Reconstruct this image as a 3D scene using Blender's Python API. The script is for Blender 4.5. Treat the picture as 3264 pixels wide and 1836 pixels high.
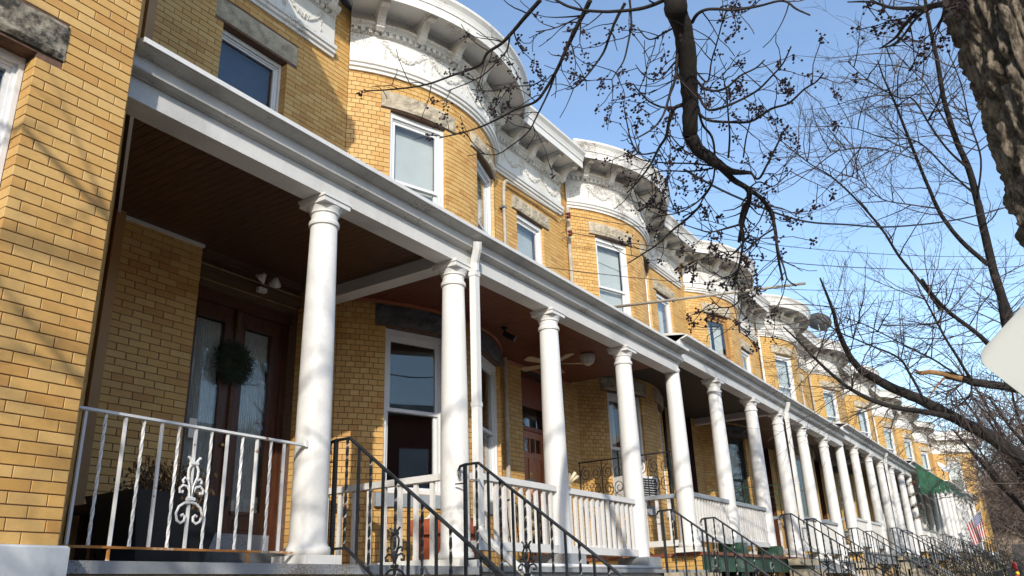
import bpy, bmesh, math, random
import numpy as np
from mathutils import Vector, Matrix, noise as mnoise

# ------------------------------------------------------------------ camera, sky, sun, exposure
for o in list(bpy.data.objects):
    bpy.data.objects.remove(o)
SC = bpy.context.scene
COL = SC.collection
CR = Vector((0.54967723, -0.83470945, -0.03339284))
CU = Vector((-0.27725744, -0.21999681, 0.93526986))
CF = Vector((0.78802491, 0.50483814, 0.35235664))
FPX = 2606.31 / 3264.0                                   # focal length in picture widths
cam = bpy.data.cameras.new('camera'); camo = bpy.data.objects.new('camera', cam); COL.objects.link(camo)
cam.sensor_width = 36.0; cam.lens = 36.0 * FPX; cam.clip_start = 0.05; cam.clip_end = 2000
camo.matrix_world = Matrix(((CR.x, CU.x, -CF.x, 0), (CR.y, CU.y, -CF.y, 0), (CR.z, CU.z, -CF.z, 0), (0, 0, 0, 1)))
SC.camera = camo
TOSUN = Vector((-1.40, -1.0, 0.80)).normalized()
EL = math.asin(TOSUN.z); AZ = math.atan2(TOSUN.x, TOSUN.y)
wd = bpy.data.worlds.new('World'); SC.world = wd; wd.use_nodes = True
wn = wd.node_tree.nodes; wl = wd.node_tree.links
sky = wn.new('ShaderNodeTexSky'); sky.sky_type = 'NISHITA'; sky.sun_disc = False
sky.sun_elevation = EL; sky.sun_rotation = AZ; sky.air_density = 1.0; sky.dust_density = 0.6; sky.ozone_density = 1.6
tcw = wn.new('ShaderNodeTexCoord'); mpw = wn.new('ShaderNodeMapping'); mpw.inputs['Scale'].default_value = (1.2, 2.6, 5.0); wl.new(tcw.outputs['Generated'], mpw.inputs[0])
nzw = wn.new('ShaderNodeTexNoise'); nzw.inputs['Scale'].default_value = 1.6; nzw.inputs['Detail'].default_value = 7; nzw.inputs['Roughness'].default_value = 0.6; wl.new(mpw.outputs[0], nzw.inputs['Vector'])
rpw = wn.new('ShaderNodeValToRGB'); rpw.color_ramp.elements[0].position = 0.42; rpw.color_ramp.elements[0].color = (0, 0, 0, 1); rpw.color_ramp.elements[1].position = 0.85; rpw.color_ramp.elements[1].color = (0.05, 0.05, 0.05, 1); wl.new(nzw.outputs[0], rpw.inputs[0])
mxw = wn.new('ShaderNodeMix'); mxw.data_type = 'RGBA'; wl.new(rpw.outputs[0], mxw.inputs[0]); wl.new(sky.outputs[0], mxw.inputs[6]); mxw.inputs[7].default_value = (5.6, 5.9, 6.3, 1)   # thin cirrus
wl.new(mxw.outputs[2], wn['Background'].inputs[0]); wn['Background'].inputs[1].default_value = 0.15
sun = bpy.data.lights.new('sun', 'SUN'); sun.energy = 2.45; sun.angle = math.radians(0.55); sun.color = (1.0, 0.93, 0.82)
suno = bpy.data.objects.new('sun', sun); COL.objects.link(suno)
suno.rotation_euler = (-TOSUN).to_track_quat('-Z', 'Y').to_euler()
SC.view_settings.view_transform = 'Standard'; SC.view_settings.look = 'None'
SC.view_settings.exposure = 0.85; SC.view_settings.gamma = 1.0
try:
    SC.cycles.use_denoising = True; SC.cycles.max_bounces = 7; SC.cycles.transparent_max_bounces = 12
    SC.cycles.caustics_reflective = False; SC.cycles.caustics_refractive = False
    SC.cycles.sample_clamp_indirect = 6.0
except Exception:
    pass

def ray(px, py):                                         # photograph pixel -> world direction
    return (CR * (px - 1632.0) - CU * (py - 918.0) + CF * 2606.31).normalized()
def at(px, py, dist):
    return ray(px, py) * dist
def project(p):
    p = Vector(p); w = p.dot(CF)
    return (1632 + 2606.31 * p.dot(CR) / w, 918 - 2606.31 * p.dot(CU) / w, w)

RNG = random.Random(7)
PI = math.pi

# ------------------------------------------------------------------ materials
MATS = {}
def new_mat(name):
    m = bpy.data.materials.new(name); m.use_nodes = True
    nt = m.node_tree; b = nt.nodes['Principled BSDF']
    MATS[name] = m
    return m, nt, b
def N(nt, t, **kw):
    n = nt.nodes.new(t)
    for k, v in kw.items():
        if k.startswith('i_'):
            key = k[2:]
            n.inputs[int(key) if key.isdigit() else key.replace('_', ' ')].default_value = v
        else:
            setattr(n, k, v)
    return n
def ramp(nt, fac, stops, interp='LINEAR'):
    r = nt.nodes.new('ShaderNodeValToRGB'); r.color_ramp.interpolation = interp
    el = r.color_ramp.elements
    while len(el) < len(stops): el.new(0.5)
    for e, (p, c) in zip(el, stops):
        e.position = p; e.color = (c[0], c[1], c[2], 1.0)
    nt.links.new(fac, r.inputs[0]); return r.outputs[0]
def mixc(nt, fac, a, b, mode='MIX'):
    m = nt.nodes.new('ShaderNodeMix'); m.data_type = 'RGBA'; m.blend_type = mode
    if hasattr(fac, 'is_linked') or hasattr(fac, 'links'): nt.links.new(fac, m.inputs[0])
    else: m.inputs[0].default_value = fac
    for i, c in ((6, a), (7, b)):
        if isinstance(c, (tuple, list)): m.inputs[i].default_value = (c[0], c[1], c[2], 1)
        else: nt.links.new(c, m.inputs[i])
    return m.outputs[2]
def noise(nt, scale, detail=4, rough=0.55, coord=None, stretch=None, out=0):
    n = N(nt, 'ShaderNodeTexNoise'); n.inputs['Scale'].default_value = scale
    n.inputs['Detail'].default_value = detail; n.inputs['Roughness'].default_value = rough
    if coord is None:
        tc = N(nt, 'ShaderNodeNewGeometry'); coord = tc.outputs['Position']
    if stretch:
        mp = N(nt, 'ShaderNodeMapping'); mp.inputs['Scale'].default_value = stretch
        nt.links.new(coord, mp.inputs[0]); coord = mp.outputs[0]
    nt.links.new(coord, n.inputs['Vector'])
    return n.outputs[out]
def bump(nt, b, height, strength=0.3, dist=0.01):
    bp = N(nt, 'ShaderNodeBump'); bp.inputs['Strength'].default_value = strength; bp.inputs['Distance'].default_value = dist
    nt.links.new(height, bp.inputs['Height']); nt.links.new(bp.outputs[0], b.inputs['Normal'])
def simple(name, col, rough=0.6, var=0.25, scale=8, bmp=0.0, metal=0.0, spec=0.5, stretch=None):
    m, nt, b = new_mat(name)
    f = noise(nt, scale, stretch=stretch)
    d = tuple(max(0, c * (1 - var)) for c in col); l = tuple(min(1, c * (1 + var)) for c in col)
    nt.links.new(ramp(nt, f, [(0.3, d), (0.7, l)]), b.inputs['Base Color'])
    b.inputs['Roughness'].default_value = rough; b.inputs['Metallic'].default_value = metal
    b.inputs['Specular IOR Level'].default_value = spec
    if bmp: bump(nt, b, noise(nt, scale * 6, stretch=stretch), bmp, 0.01)
    return m

# glazed buff brick, every brick its own tone
BR_STOPS = [(0.0, (0.51, 0.278, 0.082)), (0.12, (0.57, 0.338, 0.104)), (0.45, (0.595, 0.366, 0.122)), (0.78, (0.63, 0.408, 0.150)), (0.91, (0.56, 0.316, 0.092)), (1.0, (0.49, 0.26, 0.078))]
def brick_mat(name, mul=(1, 1, 1)):
    m, nt, b = new_mat(name)
    g = N(nt, 'ShaderNodeNewGeometry'); oi = N(nt, 'ShaderNodeObjectInfo')
    ad = N(nt, 'ShaderNodeMath', operation='ADD'); nt.links.new(g.outputs['Random Per Island'], ad.inputs[0]); nt.links.new(oi.outputs['Random'], ad.inputs[1])
    fr = N(nt, 'ShaderNodeMath', operation='FRACT'); nt.links.new(ad.outputs[0], fr.inputs[0])
    c = ramp(nt, fr.outputs[0], [(p, tuple(k * q for k, q in zip(col, mul))) for p, col in BR_STOPS])
    n1 = noise(nt, 26, 5); c = mixc(nt, 0.22, c, ramp(nt, n1, [(0.25, (0.62, 0.56, 0.48)), (0.55, (1, 1, 1)), (0.8, (1.1, 1.08, 1.0))]), 'MULTIPLY')
    n2 = noise(nt, 2.2, 3); c = mixc(nt, 0.5, c, ramp(nt, n2, [(0.3, (0.82, 0.78, 0.74)), (0.6, (1, 1, 1))]), 'MULTIPLY')
    sp = noise(nt, 160, 2); c = mixc(nt, ramp(nt, sp, [(0.66, (0, 0, 0)), (0.74, (0.7, 0.7, 0.7))]), c, (0.16, 0.09, 0.045))
    nt.links.new(c, b.inputs['Base Color']); b.inputs['Roughness'].default_value = 0.55
    b.inputs['Specular IOR Level'].default_value = 0.4
    bump(nt, b, noise(nt, 120, 5), 0.25, 0.004)
    return m
brick_mat('brick')
simple('mortar', (0.135, 0.078, 0.052), 0.95, 0.3, 30)
m, nt, b = new_mat('brick_far')                          # walls too far off to tell the bricks apart
uv = N(nt, 'ShaderNodeUVMap')
bt = N(nt, 'ShaderNodeTexBrick'); bt.inputs['Scale'].default_value = 1.0
bt.inputs['Brick Width'].default_value = 0.21; bt.inputs['Row Height'].default_value = 0.0667; bt.inputs['Mortar Size'].default_value = 0.0045
bt.inputs['Color1'].default_value = (0.53, 0.31, 0.083, 1); bt.inputs['Color2'].default_value = (0.58, 0.37, 0.12, 1); bt.inputs['Mortar'].default_value = (0.15, 0.085, 0.05, 1)
nt.links.new(uv.outputs[0], bt.inputs['Vector'])
c = mixc(nt, 0.5, bt.outputs[0], ramp(nt, noise(nt, 1.5, 4), [(0.3, (0.8, 0.76, 0.72)), (0.65, (1.05, 1.05, 1.0))]), 'MULTIPLY')
nt.links.new(c, b.inputs['Base Color']); b.inputs['Roughness'].default_value = 0.6
bp = N(nt, 'ShaderNodeBump'); bp.invert = True; bp.inputs['Distance'].default_value = 0.006; bp.inputs['Strength'].default_value = 0.6
nt.links.new(bt.outputs['Fac'], bp.inputs['Height']); nt.links.new(bp.outputs[0], b.inputs['Normal'])

def paint(name, col=(0.66, 0.655, 0.635), flake=0.0, dirt=0.35, under=(0.20, 0.17, 0.14), rough=0.5):
    m, nt, b = new_mat(name)
    d = noise(nt, 1.4, 6, 0.62, stretch=(1, 1, 0.35))
    c = ramp(nt, d, [(0.28, tuple(k * (1 - dirt) for k in col)), (0.50, col), (0.8, tuple(min(0.9, k * 1.06) for k in col))])
    d2 = noise(nt, 34, 5); c = mixc(nt, 0.22, c, ramp(nt, d2, [(0.3, (0.72, 0.70, 0.66)), (0.55, (1, 1, 1))]), 'MULTIPLY')
    if flake:
        f1 = noise(nt, 2.4, 3); f2 = noise(nt, 70, 3, 0.5)
        mu = N(nt, 'ShaderNodeMath', operation='MULTIPLY'); nt.links.new(f1, mu.inputs[0]); nt.links.new(f2, mu.inputs[1])
        mask = ramp(nt, mu.outputs[0], [(0.36 - flake * 0.06, (0, 0, 0)), (0.385 - flake * 0.06, (1, 1, 1))])
        c = mixc(nt, mask, c, under)
    nt.links.new(c, b.inputs['Base Color']); b.inputs['Roughness'].default_value = rough
    bump(nt, b, noise(nt, 60, 5), 0.15, 0.004)
    return m
paint('white_paint', (0.68, 0.675, 0.655), dirt=0.09); paint('white_worn', (0.69, 0.685, 0.66), flake=0.18, dirt=0.14); paint('white_flaking', (0.68, 0.67, 0.645), flake=0.9, dirt=0.2)
paint('white_stone', (0.52, 0.56, 0.60), dirt=0.25); paint('grey_trim', (0.30, 0.33, 0.36), flake=0.4, dirt=0.3)
paint('beam_paint', (0.64, 0.635, 0.61), flake=0.0, dirt=0.25); paint('eave_paint', (0.50, 0.49, 0.46), flake=0.35, dirt=0.45)
paint('vinyl', (0.68, 0.69, 0.70), dirt=0.12); paint('vinyl_dark', (0.035, 0.045, 0.04), dirt=0.2)
paint('grey_floor', (0.30, 0.32, 0.34), flake=0.6, dirt=0.3); paint('green_paint', (0.022, 0.085, 0.05), flake=0.2, dirt=0.3, under=(0.4, 0.4, 0.35))
paint('red_floor', (0.22, 0.065, 0.035), flake=0.7, dirt=0.3, under=(0.45, 0.35, 0.22)); paint('tan_board', (0.40, 0.225, 0.085), dirt=0.3)
paint('cream', (0.66, 0.55, 0.36), dirt=0.25)
def stone(name, col, rough=0.9, lo=0.45):
    m, nt, b = new_mat(name)
    c = ramp(nt, noise(nt, 7, 8, 0.7), [(0.3 if lo > 0.2 else 0.40, tuple(k * lo for k in col)), (0.5 if lo > 0.2 else 0.56, col), (0.72, tuple(min(1, k * 1.35) for k in col))])
    c = mixc(nt, 0.6, c, ramp(nt, noise(nt, 2.1, 3), [(0.35, (0.7, 0.68, 0.66)), (0.6, (1, 1, 1))]), 'MULTIPLY')
    nt.links.new(c, b.inputs['Base Color']); b.inputs['Roughness'].default_value = rough
    bump(nt, b, noise(nt, 40, 8, 0.7), 0.7, 0.02)
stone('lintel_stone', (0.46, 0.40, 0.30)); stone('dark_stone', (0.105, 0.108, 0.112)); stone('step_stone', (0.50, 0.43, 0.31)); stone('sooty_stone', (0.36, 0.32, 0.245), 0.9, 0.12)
def wood(name, col, rough=0.5, sc=(1, 14, 1), dark=0.45):
    m, nt, b = new_mat(name)
    c = ramp(nt, noise(nt, 5, 6, 0.6, stretch=sc), [(0.3, tuple(k * dark for k in col)), (0.55, col), (0.75, tuple(k * 1.3 for k in col))])
    nt.links.new(c, b.inputs['Base Color']); b.inputs['Roughness'].default_value = rough
wood('mahogany', (0.085, 0.030, 0.014), 0.35, (8, 8, 0.8)); wood('mahogany_worn', (0.10, 0.05, 0.022), 0.7, (1, 8, 8)); wood('bare_edge', (0.28, 0.20, 0.09), 0.8, (2, 8, 8))
wood('ceiling_brown', (0.082, 0.034, 0.016), 0.45, (14, 1, 1)); wood('ceiling_red', (0.16, 0.046, 0.023), 0.45, (14, 1, 1)); wood('ceiling_dark', (0.045, 0.034, 0.027), 0.6, (14, 1, 1))
wood('door_orange', (0.42, 0.125, 0.032), 0.35, (9, 9, 0.8), 0.6); wood('door_red', (0.26, 0.058, 0.022), 0.4, (9, 9, 0.8), 0.6); wood('orange_trim', (0.30, 0.075, 0.022), 0.45, (2, 2, 2), 0.7)
wood('door_purple', (0.055, 0.022, 0.022), 0.45, (9, 9, 0.8)); wood('bench_wood', (0.055, 0.018, 0.010), 0.45, (1, 9, 9))
simple('black_iron', (0.013, 0.015, 0.017), 0.38, 0.3, 20, 0.1); simple('green_iron', (0.03, 0.10, 0.055), 0.5, 0.3, 20)
m, nt, b = new_mat('white_iron')
fm = noise(nt, 9, 6, 0.7)
nt.links.new(mixc(nt, ramp(nt, fm, [(0.63, (0, 0, 0)), (0.68, (1, 1, 1))]), (0.76, 0.76, 0.75), (0.28, 0.12, 0.035)), b.inputs['Base Color']); b.inputs['Roughness'].default_value = 0.5
m, nt, b = new_mat('rusty_iron')
nt.links.new(ramp(nt, noise(nt, 5, 6, 0.75), [(0.36, (0.62, 0.56, 0.46)), (0.44, (0.46, 0.20, 0.05)), (0.65, (0.36, 0.13, 0.025)), (0.85, (0.16, 0.05, 0.02))]), b.inputs['Base Color']); b.inputs['Roughness'].default_value = 0.85
# window glass: clear, with a mirror-like surface by Fresnel
m, nt, b = new_mat('glass')
nt.nodes.remove(b)
tr = N(nt, 'ShaderNodeBsdfTransparent'); tr.inputs[0].default_value = (0.86, 0.89, 0.90, 1)
gl = N(nt, 'ShaderNodeBsdfGlossy'); gl.inputs['Roughness'].default_value = 0.015; gl.inputs[0].default_value = (1, 1, 1, 1)
lw = N(nt, 'ShaderNodeLayerWeight'); lw.inputs[0].default_value = 0.5
pw = N(nt, 'ShaderNodeMath', operation='POWER'); pw.inputs[1].default_value = 4.0; nt.links.new(lw.outputs['Facing'], pw.inputs[0])
fn = N(nt, 'ShaderNodeMath', operation='MULTIPLY_ADD'); fn.inputs[1].default_value = 0.88; fn.inputs[2].default_value = 0.06; nt.links.new(pw.outputs[0], fn.inputs[0])
mx = N(nt, 'ShaderNodeMixShader'); nt.links.new(fn.outputs[0], mx.inputs[0]); nt.links.new(tr.outputs[0], mx.inputs[1]); nt.links.new(gl.outputs[0], mx.inputs[2])
nt.links.new(mx.outputs[0], nt.nodes['Material Output'].inputs[0])
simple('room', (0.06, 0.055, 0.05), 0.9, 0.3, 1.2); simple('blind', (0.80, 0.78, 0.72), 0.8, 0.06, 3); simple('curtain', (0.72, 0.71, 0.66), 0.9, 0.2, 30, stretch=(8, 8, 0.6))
simple('lace', (0.62, 0.61, 0.57), 0.9, 0.35, 26, stretch=(9, 9, 0.5)); simple('screen_blue', (0.022, 0.042, 0.085), 0.5, 0.35, 6)
simple('grey_metal', (0.20, 0.205, 0.21), 0.5, 0.2, 12, 0.0, 0.4); simple('pale_metal', (0.62, 0.63, 0.64), 0.45, 0.1, 5); simple('conduit', (0.40, 0.36, 0.30), 0.6, 0.2, 9)
simple('black_plastic', (0.016, 0.018, 0.022), 0.35, 0.2, 4); simple('wire_black', (0.012, 0.012, 0.012), 0.6, 0.1, 4); simple('terracotta', (0.36, 0.085, 0.035), 0.7, 0.2, 9, 0.1)
simple('brass', (0.55, 0.42, 0.16), 0.35, 0.15, 9, 0, 0.7); simple('lamp_white', (0.62, 0.60, 0.55), 0.4, 0.1, 9); simple('fan_tan', (0.50, 0.40, 0.24), 0.5, 0.1, 9)
simple('wreath_green', (0.018, 0.030, 0.012), 0.8, 0.6, 60); simple('dry_leaf', (0.09, 0.055, 0.025), 0.8, 0.5, 30); simple('fir_green', (0.025, 0.055, 0.025), 0.8, 0.4, 30)
simple('ornament_red', (0.50, 0.02, 0.015), 0.25, 0.1, 5); simple('ornament_orange', (0.60, 0.16, 0.03), 0.3, 0.1, 5); simple('ornament_yellow', (0.75, 0.60, 0.03), 0.3, 0.1, 5); simple('ribbon_red', (0.55, 0.03, 0.02), 0.5, 0.2, 6)
simple('awning_green', (0.014, 0.088, 0.042), 0.6, 0.45, 6); simple('awning_white', (0.55, 0.62, 0.58), 0.6, 0.3, 20)
simple('skin', (0.45, 0.22, 0.13), 0.6, 0.1, 12); simple('cap_dark', (0.03, 0.035, 0.04), 0.8, 0.2, 20)
m, nt, b = new_mat('camouflage')
nt.links.new(ramp(nt, noise(nt, 11, 3, 0.5), [(0.0, (0.04, 0.03, 0.02)), (0.40, (0.045, 0.035, 0.02)), (0.43, (0.16, 0.12, 0.07)), (0.53, (0.10, 0.10, 0.045)), (0.58, (0.30, 0.24, 0.14))], 'CONSTANT'), b.inputs['Base Color']); b.inputs['Roughness'].default_value = 0.9
m, nt, b = new_mat('bark')
c = ramp(nt, noise(nt, 34, 9, 0.75, stretch=(1, 1, 0.35)), [(0.38, (0.035, 0.027, 0.020)), (0.48, (0.13, 0.102, 0.073)), (0.60, (0.32, 0.27, 0.20))])
c = mixc(nt, ramp(nt, noise(nt, 5, 4), [(0.55, (0, 0, 0)), (0.7, (0.5, 0.5, 0.5))]), c, (0.16, 0.15, 0.075))
nt.links.new(c, b.inputs['Base Color']); b.inputs['Roughness'].default_value = 0.95
bump(nt, b, noise(nt, 55, 9, 0.75, stretch=(1, 1, 0.4)), 0.9, 0.02)
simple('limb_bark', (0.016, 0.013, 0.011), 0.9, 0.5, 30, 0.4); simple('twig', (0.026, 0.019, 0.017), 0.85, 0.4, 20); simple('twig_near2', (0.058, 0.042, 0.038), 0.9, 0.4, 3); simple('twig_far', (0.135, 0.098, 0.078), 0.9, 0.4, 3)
simple('berry', (0.026, 0.012, 0.014), 0.6, 0.5, 30); simple('raw_wood', (0.26, 0.145, 0.06), 0.85, 0.4, 14)
simple('asphalt', (0.05, 0.05, 0.052), 0.9, 0.2, 20, 0.3); simple('pavement', (0.40, 0.385, 0.355), 0.9, 0.15, 3, 0.1); simple('kerb_stone', (0.33, 0.32, 0.31), 0.9, 0.15, 5); simple('soil', (0.09, 0.065, 0.04), 0.95, 0.3, 6, 0.3)
simple('sign_white', (0.62, 0.64, 0.62), 0.45, 0.03, 4); simple('across_brick', (0.24, 0.085, 0.055), 0.8, 0.3, 5); simple('far_brown', (0.21, 0.155, 0.115), 0.9, 0.3, 2); simple('fence_grey', (0.16, 0.165, 0.17), 0.7, 0.3, 8)
simple('insulator', (0.14, 0.012, 0.010), 0.2, 0.1, 5); simple('roof_tar', (0.05, 0.05, 0.05), 0.9, 0.2, 5); simple('shingle', (0.10, 0.10, 0.105), 0.9, 0.3, 20)
m, nt, b = new_mat('flag_cloth')
uvn = N(nt, 'ShaderNodeUVMap'); sx = N(nt, 'ShaderNodeSeparateXYZ'); nt.links.new(uvn.outputs[0], sx.inputs[0])
mm = N(nt, 'ShaderNodeMath', operation='MULTIPLY'); mm.inputs[1].default_value = 6.5; nt.links.new(sx.outputs[1], mm.inputs[0])
fr = N(nt, 'ShaderNodeMath', operation='FRACT'); nt.links.new(mm.outputs[0], fr.inputs[0])
stripes = ramp(nt, fr.outputs[0], [(0.0, (0.30, 0.022, 0.03)), (0.5, (0.52, 0.50, 0.49))], 'CONSTANT')
cu = N(nt, 'ShaderNodeMath', operation='LESS_THAN'); cu.inputs[1].default_value = 0.4; nt.links.new(sx.outputs[0], cu.inputs[0])
cv = N(nt, 'ShaderNodeMath', operation='GREATER_THAN'); cv.inputs[1].default_value = 0.4615; nt.links.new(sx.outputs[1], cv.inputs[0])
ca = N(nt, 'ShaderNodeMath', operation='MULTIPLY'); nt.links.new(cu.outputs[0], ca.inputs[0]); nt.links.new(cv.outputs[0], ca.inputs[1])
vo = N(nt, 'ShaderNodeTexVoronoi'); vo.inputs['Scale'].default_value = 16; vo.inputs['Randomness'].default_value = 0.0; nt.links.new(uvn.outputs[0], vo.inputs['Vector'])
canton = mixc(nt, ramp(nt, vo.outputs[0], [(0.24, (1, 1, 1)), (0.28, (0, 0, 0))]), (0.02, 0.03, 0.13), (0.75, 0.75, 0.75))
nt.links.new(mixc(nt, ca.outputs[0], stripes, canton), b.inputs['Base Color']); b.inputs['Roughness'].default_value = 0.85

# ------------------------------------------------------------------ mesh helpers
class MB:
    def __init__(s): s.v = []; s.f = []; s.uv = None
    def add(s, vs, fs):
        o = len(s.v); s.v.extend([tuple(p) for p in vs]); s.f.extend([tuple(i + o for i in f) for f in fs]); return s
    BF = [(0, 1, 3, 2), (4, 6, 7, 5), (0, 4, 5, 1), (2, 3, 7, 6), (0, 2, 6, 4), (1, 5, 7, 3)]
    def box(s, x0, x1, y0, y1, z0, z1):
        return s.add([(x, y, z) for x in (x0, x1) for y in (y0, y1) for z in (z0, z1)], MB.BF)
    def mbox(s, g, u0, u1, z0, z1, d0, d1):               # box in a wall's own (along, up, outward) frame
        return s.add([g(u, z, d) for u in (u0, u1) for d in (d0, d1) for z in (z0, z1)], MB.BF)
    def tube(s, pts, r, n=6, cap=True, twist=0.0):
        pts = [Vector(p) for p in pts]; m = len(pts)
        rs = r if isinstance(r, (list, tuple)) else [r] * m
        t0 = (pts[1] - pts[0]).normalized()
        up = Vector((0, 0, 1)) if abs(t0.z) < 0.9 else Vector((1, 0, 0))
        a = t0.cross(up).normalized(); vs = []
        for i, p in enumerate(pts):
            t = (pts[min(i + 1, m - 1)] - pts[max(i - 1, 0)])
            if t.length < 1e-9: t = t0
            t.normalize(); a = (a - t * a.dot(t))
            if a.length < 1e-6: a = t.orthogonal()
            a.normalize(); bb = t.cross(a)
            for k in range(n):
                w = 2 * PI * k / n + PI / n + twist * i
                vs.append(p + (a * math.cos(w) + bb * math.sin(w)) * rs[i])
        fs = [(i * n + k, i * n + (k + 1) % n, (i + 1) * n + (k + 1) % n, (i + 1) * n + k) for i in range(m - 1) for k in range(n)]
        if cap: fs += [tuple(range(n - 1, -1, -1)), tuple(range((m - 1) * n, m * n))]
        return s.add(vs, fs)
    def lathe(s, prof, c=(0, 0, 0), n=24):
        vs = [(c[0] + r * math.cos(2 * PI * k / n), c[1] + r * math.sin(2 * PI * k / n), c[2] + z) for r, z in prof for k in range(n)]
        fs = [(i * n + k, i * n + (k + 1) % n, (i + 1) * n + (k + 1) % n, (i + 1) * n + k) for i in range(len(prof) - 1) for k in range(n)]
        fs += [tuple(range(n - 1, -1, -1)), tuple(range((len(prof) - 1) * n, len(prof) * n))]
        return s.add(vs, fs)
    def sweep(s, g, us, prof, cap=True):                  # profile of (outward, up) drawn along a wall frame
        n = len(prof); vs = [g(u, z, d) for u in us for d, z in prof]
        fs = [(i * n + k, i * n + (k + 1) % n, (i + 1) * n + (k + 1) % n, (i + 1) * n + k) for i in range(len(us) - 1) for k in range(n)]
        if cap: fs += [tuple(range(n - 1, -1, -1)), tuple(range((len(us) - 1) * n, len(us) * n))]
        return s.add(vs, fs)
    def blob(s, c, r, sq=(1, 1, 1)):
        c = Vector(c); vs = [c + Vector((r * sq[0] * x, r * sq[1] * y, r * sq[2] * z)) for x, y, z in ((1, 0, 0), (-1, 0, 0), (0, 1, 0), (0, -1, 0), (0, 0, 1), (0, 0, -1))]
        return s.add(vs, [(0, 2, 4), (2, 1, 4), (1, 3, 4), (3, 0, 4), (2, 0, 5), (1, 2, 5), (3, 1, 5), (0, 3, 5)])
    def sphere(s, c, r, sq=(1, 1, 1), n=10, m=7):
        prof = [(math.sin(PI * (i + 0.02) / (m + 0.04)), math.cos(PI * (i + 0.02) / (m + 0.04))) for i in range(m + 1)]
        vs = [(c[0] + r * sq[0] * a * math.cos(2 * PI * k / n), c[1] + r * sq[1] * a * math.sin(2 * PI * k / n), c[2] + r * sq[2] * h) for a, h in prof for k in range(n)]
        fs = [(i * n + k, (i + 1) * n + k, (i + 1) * n + (k + 1) % n, i * n + (k + 1) % n) for i in range(m) for k in range(n)]
        return s.add(vs, fs)
    def mesh(s, name, mat, smooth=False):
        me = bpy.data.meshes.new(name); me.from_pydata([tuple(p) for p in s.v], [], s.f)
        if s.uv is not None:
            l = me.uv_layers.new(name='UVMap'); l.data.foreach_set('uv', np.array(s.uv, dtype=np.float32).ravel())
        me.materials.append(MATS[mat])
        bm = bmesh.new(); bm.from_mesh(me); bmesh.ops.recalc_face_normals(bm, faces=bm.faces); bm.to_mesh(me); bm.free()
        if smooth: me.polygons.foreach_set('use_smooth', [True] * len(me.polygons))
        return me

ORIG = {}                                                 # world origin of every object made, to place its children
def link(name, me, parent=None, loc=(0, 0, 0), rz=0.0, rot=None):
    o = bpy.data.objects.new(name, me); COL.objects.link(o)
    loc = Vector(loc); ORIG[o.name] = loc.copy()
    if parent is not None:
        o.parent = parent; loc = loc - ORIG[parent.name]
    o.location = loc
    o.rotation_euler = rot if rot is not None else (0, 0, rz)
    return o
def thing(name, label, cat, loc, group=None):
    o = link(name, None, None, loc); o.empty_display_size = 0.2
    o['label'] = label; o['category'] = cat
    if group: o['group'] = group
    return o
def tag(o, label, cat, group=None):
    o['label'] = label; o['category'] = cat
    if group: o['group'] = group
    return o
def struct(name, mb, mat):
    o = link(name, mb.mesh(name, mat)); o['kind'] = 'structure'; return o

def flatmap(x0, y0, x1, y1):
    L = math.hypot(x1 - x0, y1 - y0); tx, ty = (x1 - x0) / L, (y1 - y0) / L
    def g(u, z, d): return (x0 + tx * u + ty * d, y0 + ty * u - tx * d, z)
    g.L = L; g.curved = False; g.rz = lambda u: math.atan2(ty, tx); return g
def bowmap(cx, cy, R, half):
    def g(u, z, d):
        a = u / R - half; return (cx + (R + d) * np.sin(a), cy - (R + d) * np.cos(a), z + 0 * a)
    g.L = 2 * half * R; g.curved = True; g.R = R; g.half = half; g.rz = lambda u: u / R - half; return g
def shift(g, dx, dz):
    def h(u, z, d):
        p = g(u, z, d); return (p[0] + dx, p[1], p[2] + dz)
    h.__dict__.update(g.__dict__); return h

CH, JT = 0.0667, 0.0062
def brick_rects(g, z0, z1, ops, bl, seed=0, CH=CH):
    out = []; n = int(round((z1 - z0) / CH)); r = random.Random(seed)
    for k in range(n):
        za = z0 + k * CH; zb = za + CH - JT; zc = (za + zb) / 2
        cuts = sorted([(o[0], o[1]) for o in ops if o[2] - 0.02 < zc < o[3] + 0.02])
        spans = []; p = 0.0                               # runs of wall between the openings in this course
        for c0, c1 in cuts:
            if c0 > p: spans.append((p, min(c0, g.L)))
            p = max(p, c1)
        if p < g.L: spans.append((p, g.L))
        u0 = -(bl / 2 if k % 2 else 0.0) + r.uniform(-0.010, 0.010)
        for s0, s1 in spans:
            if s1 - s0 < 0.015: continue
            js = []; u = u0 + math.floor((s0 - u0) / bl) * bl
            while u < s1:
                if s0 + 0.045 < u < s1 - 0.045: js.append(u)
                u += bl
            ed = [s0] + js + [s1]
            for m_, (e0, e1) in enumerate(zip(ed, ed[1:])):
                out.append((e0, e1 - (JT if m_ < len(ed) - 2 else 0.0), za, zb))
    return out
def np_mesh(name, V, Q, mat):
    me = bpy.data.meshes.new(name); me.vertices.add(len(V)); me.vertices.foreach_set('co', np.asarray(V, dtype=np.float32).ravel())
    me.loops.add(Q.size); me.loops.foreach_set('vertex_index', Q.ravel().astype(np.int32))
    me.polygons.add(len(Q)); me.polygons.foreach_set('loop_start', np.arange(0, Q.size, 4, dtype=np.int32))
    me.update(calc_edges=True); me.validate(); me.materials.append(MATS[mat])
    me.polygons.foreach_set('use_smooth', [False] * len(me.polygons)); return me
BQ = np.array([(0, 1, 2, 3), (4, 5, 1, 0), (5, 6, 2, 1), (6, 7, 3, 2), (7, 4, 0, 3), (8, 9, 5, 4), (9, 10, 6, 5), (10, 11, 7, 6), (11, 8, 4, 7)])
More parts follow.
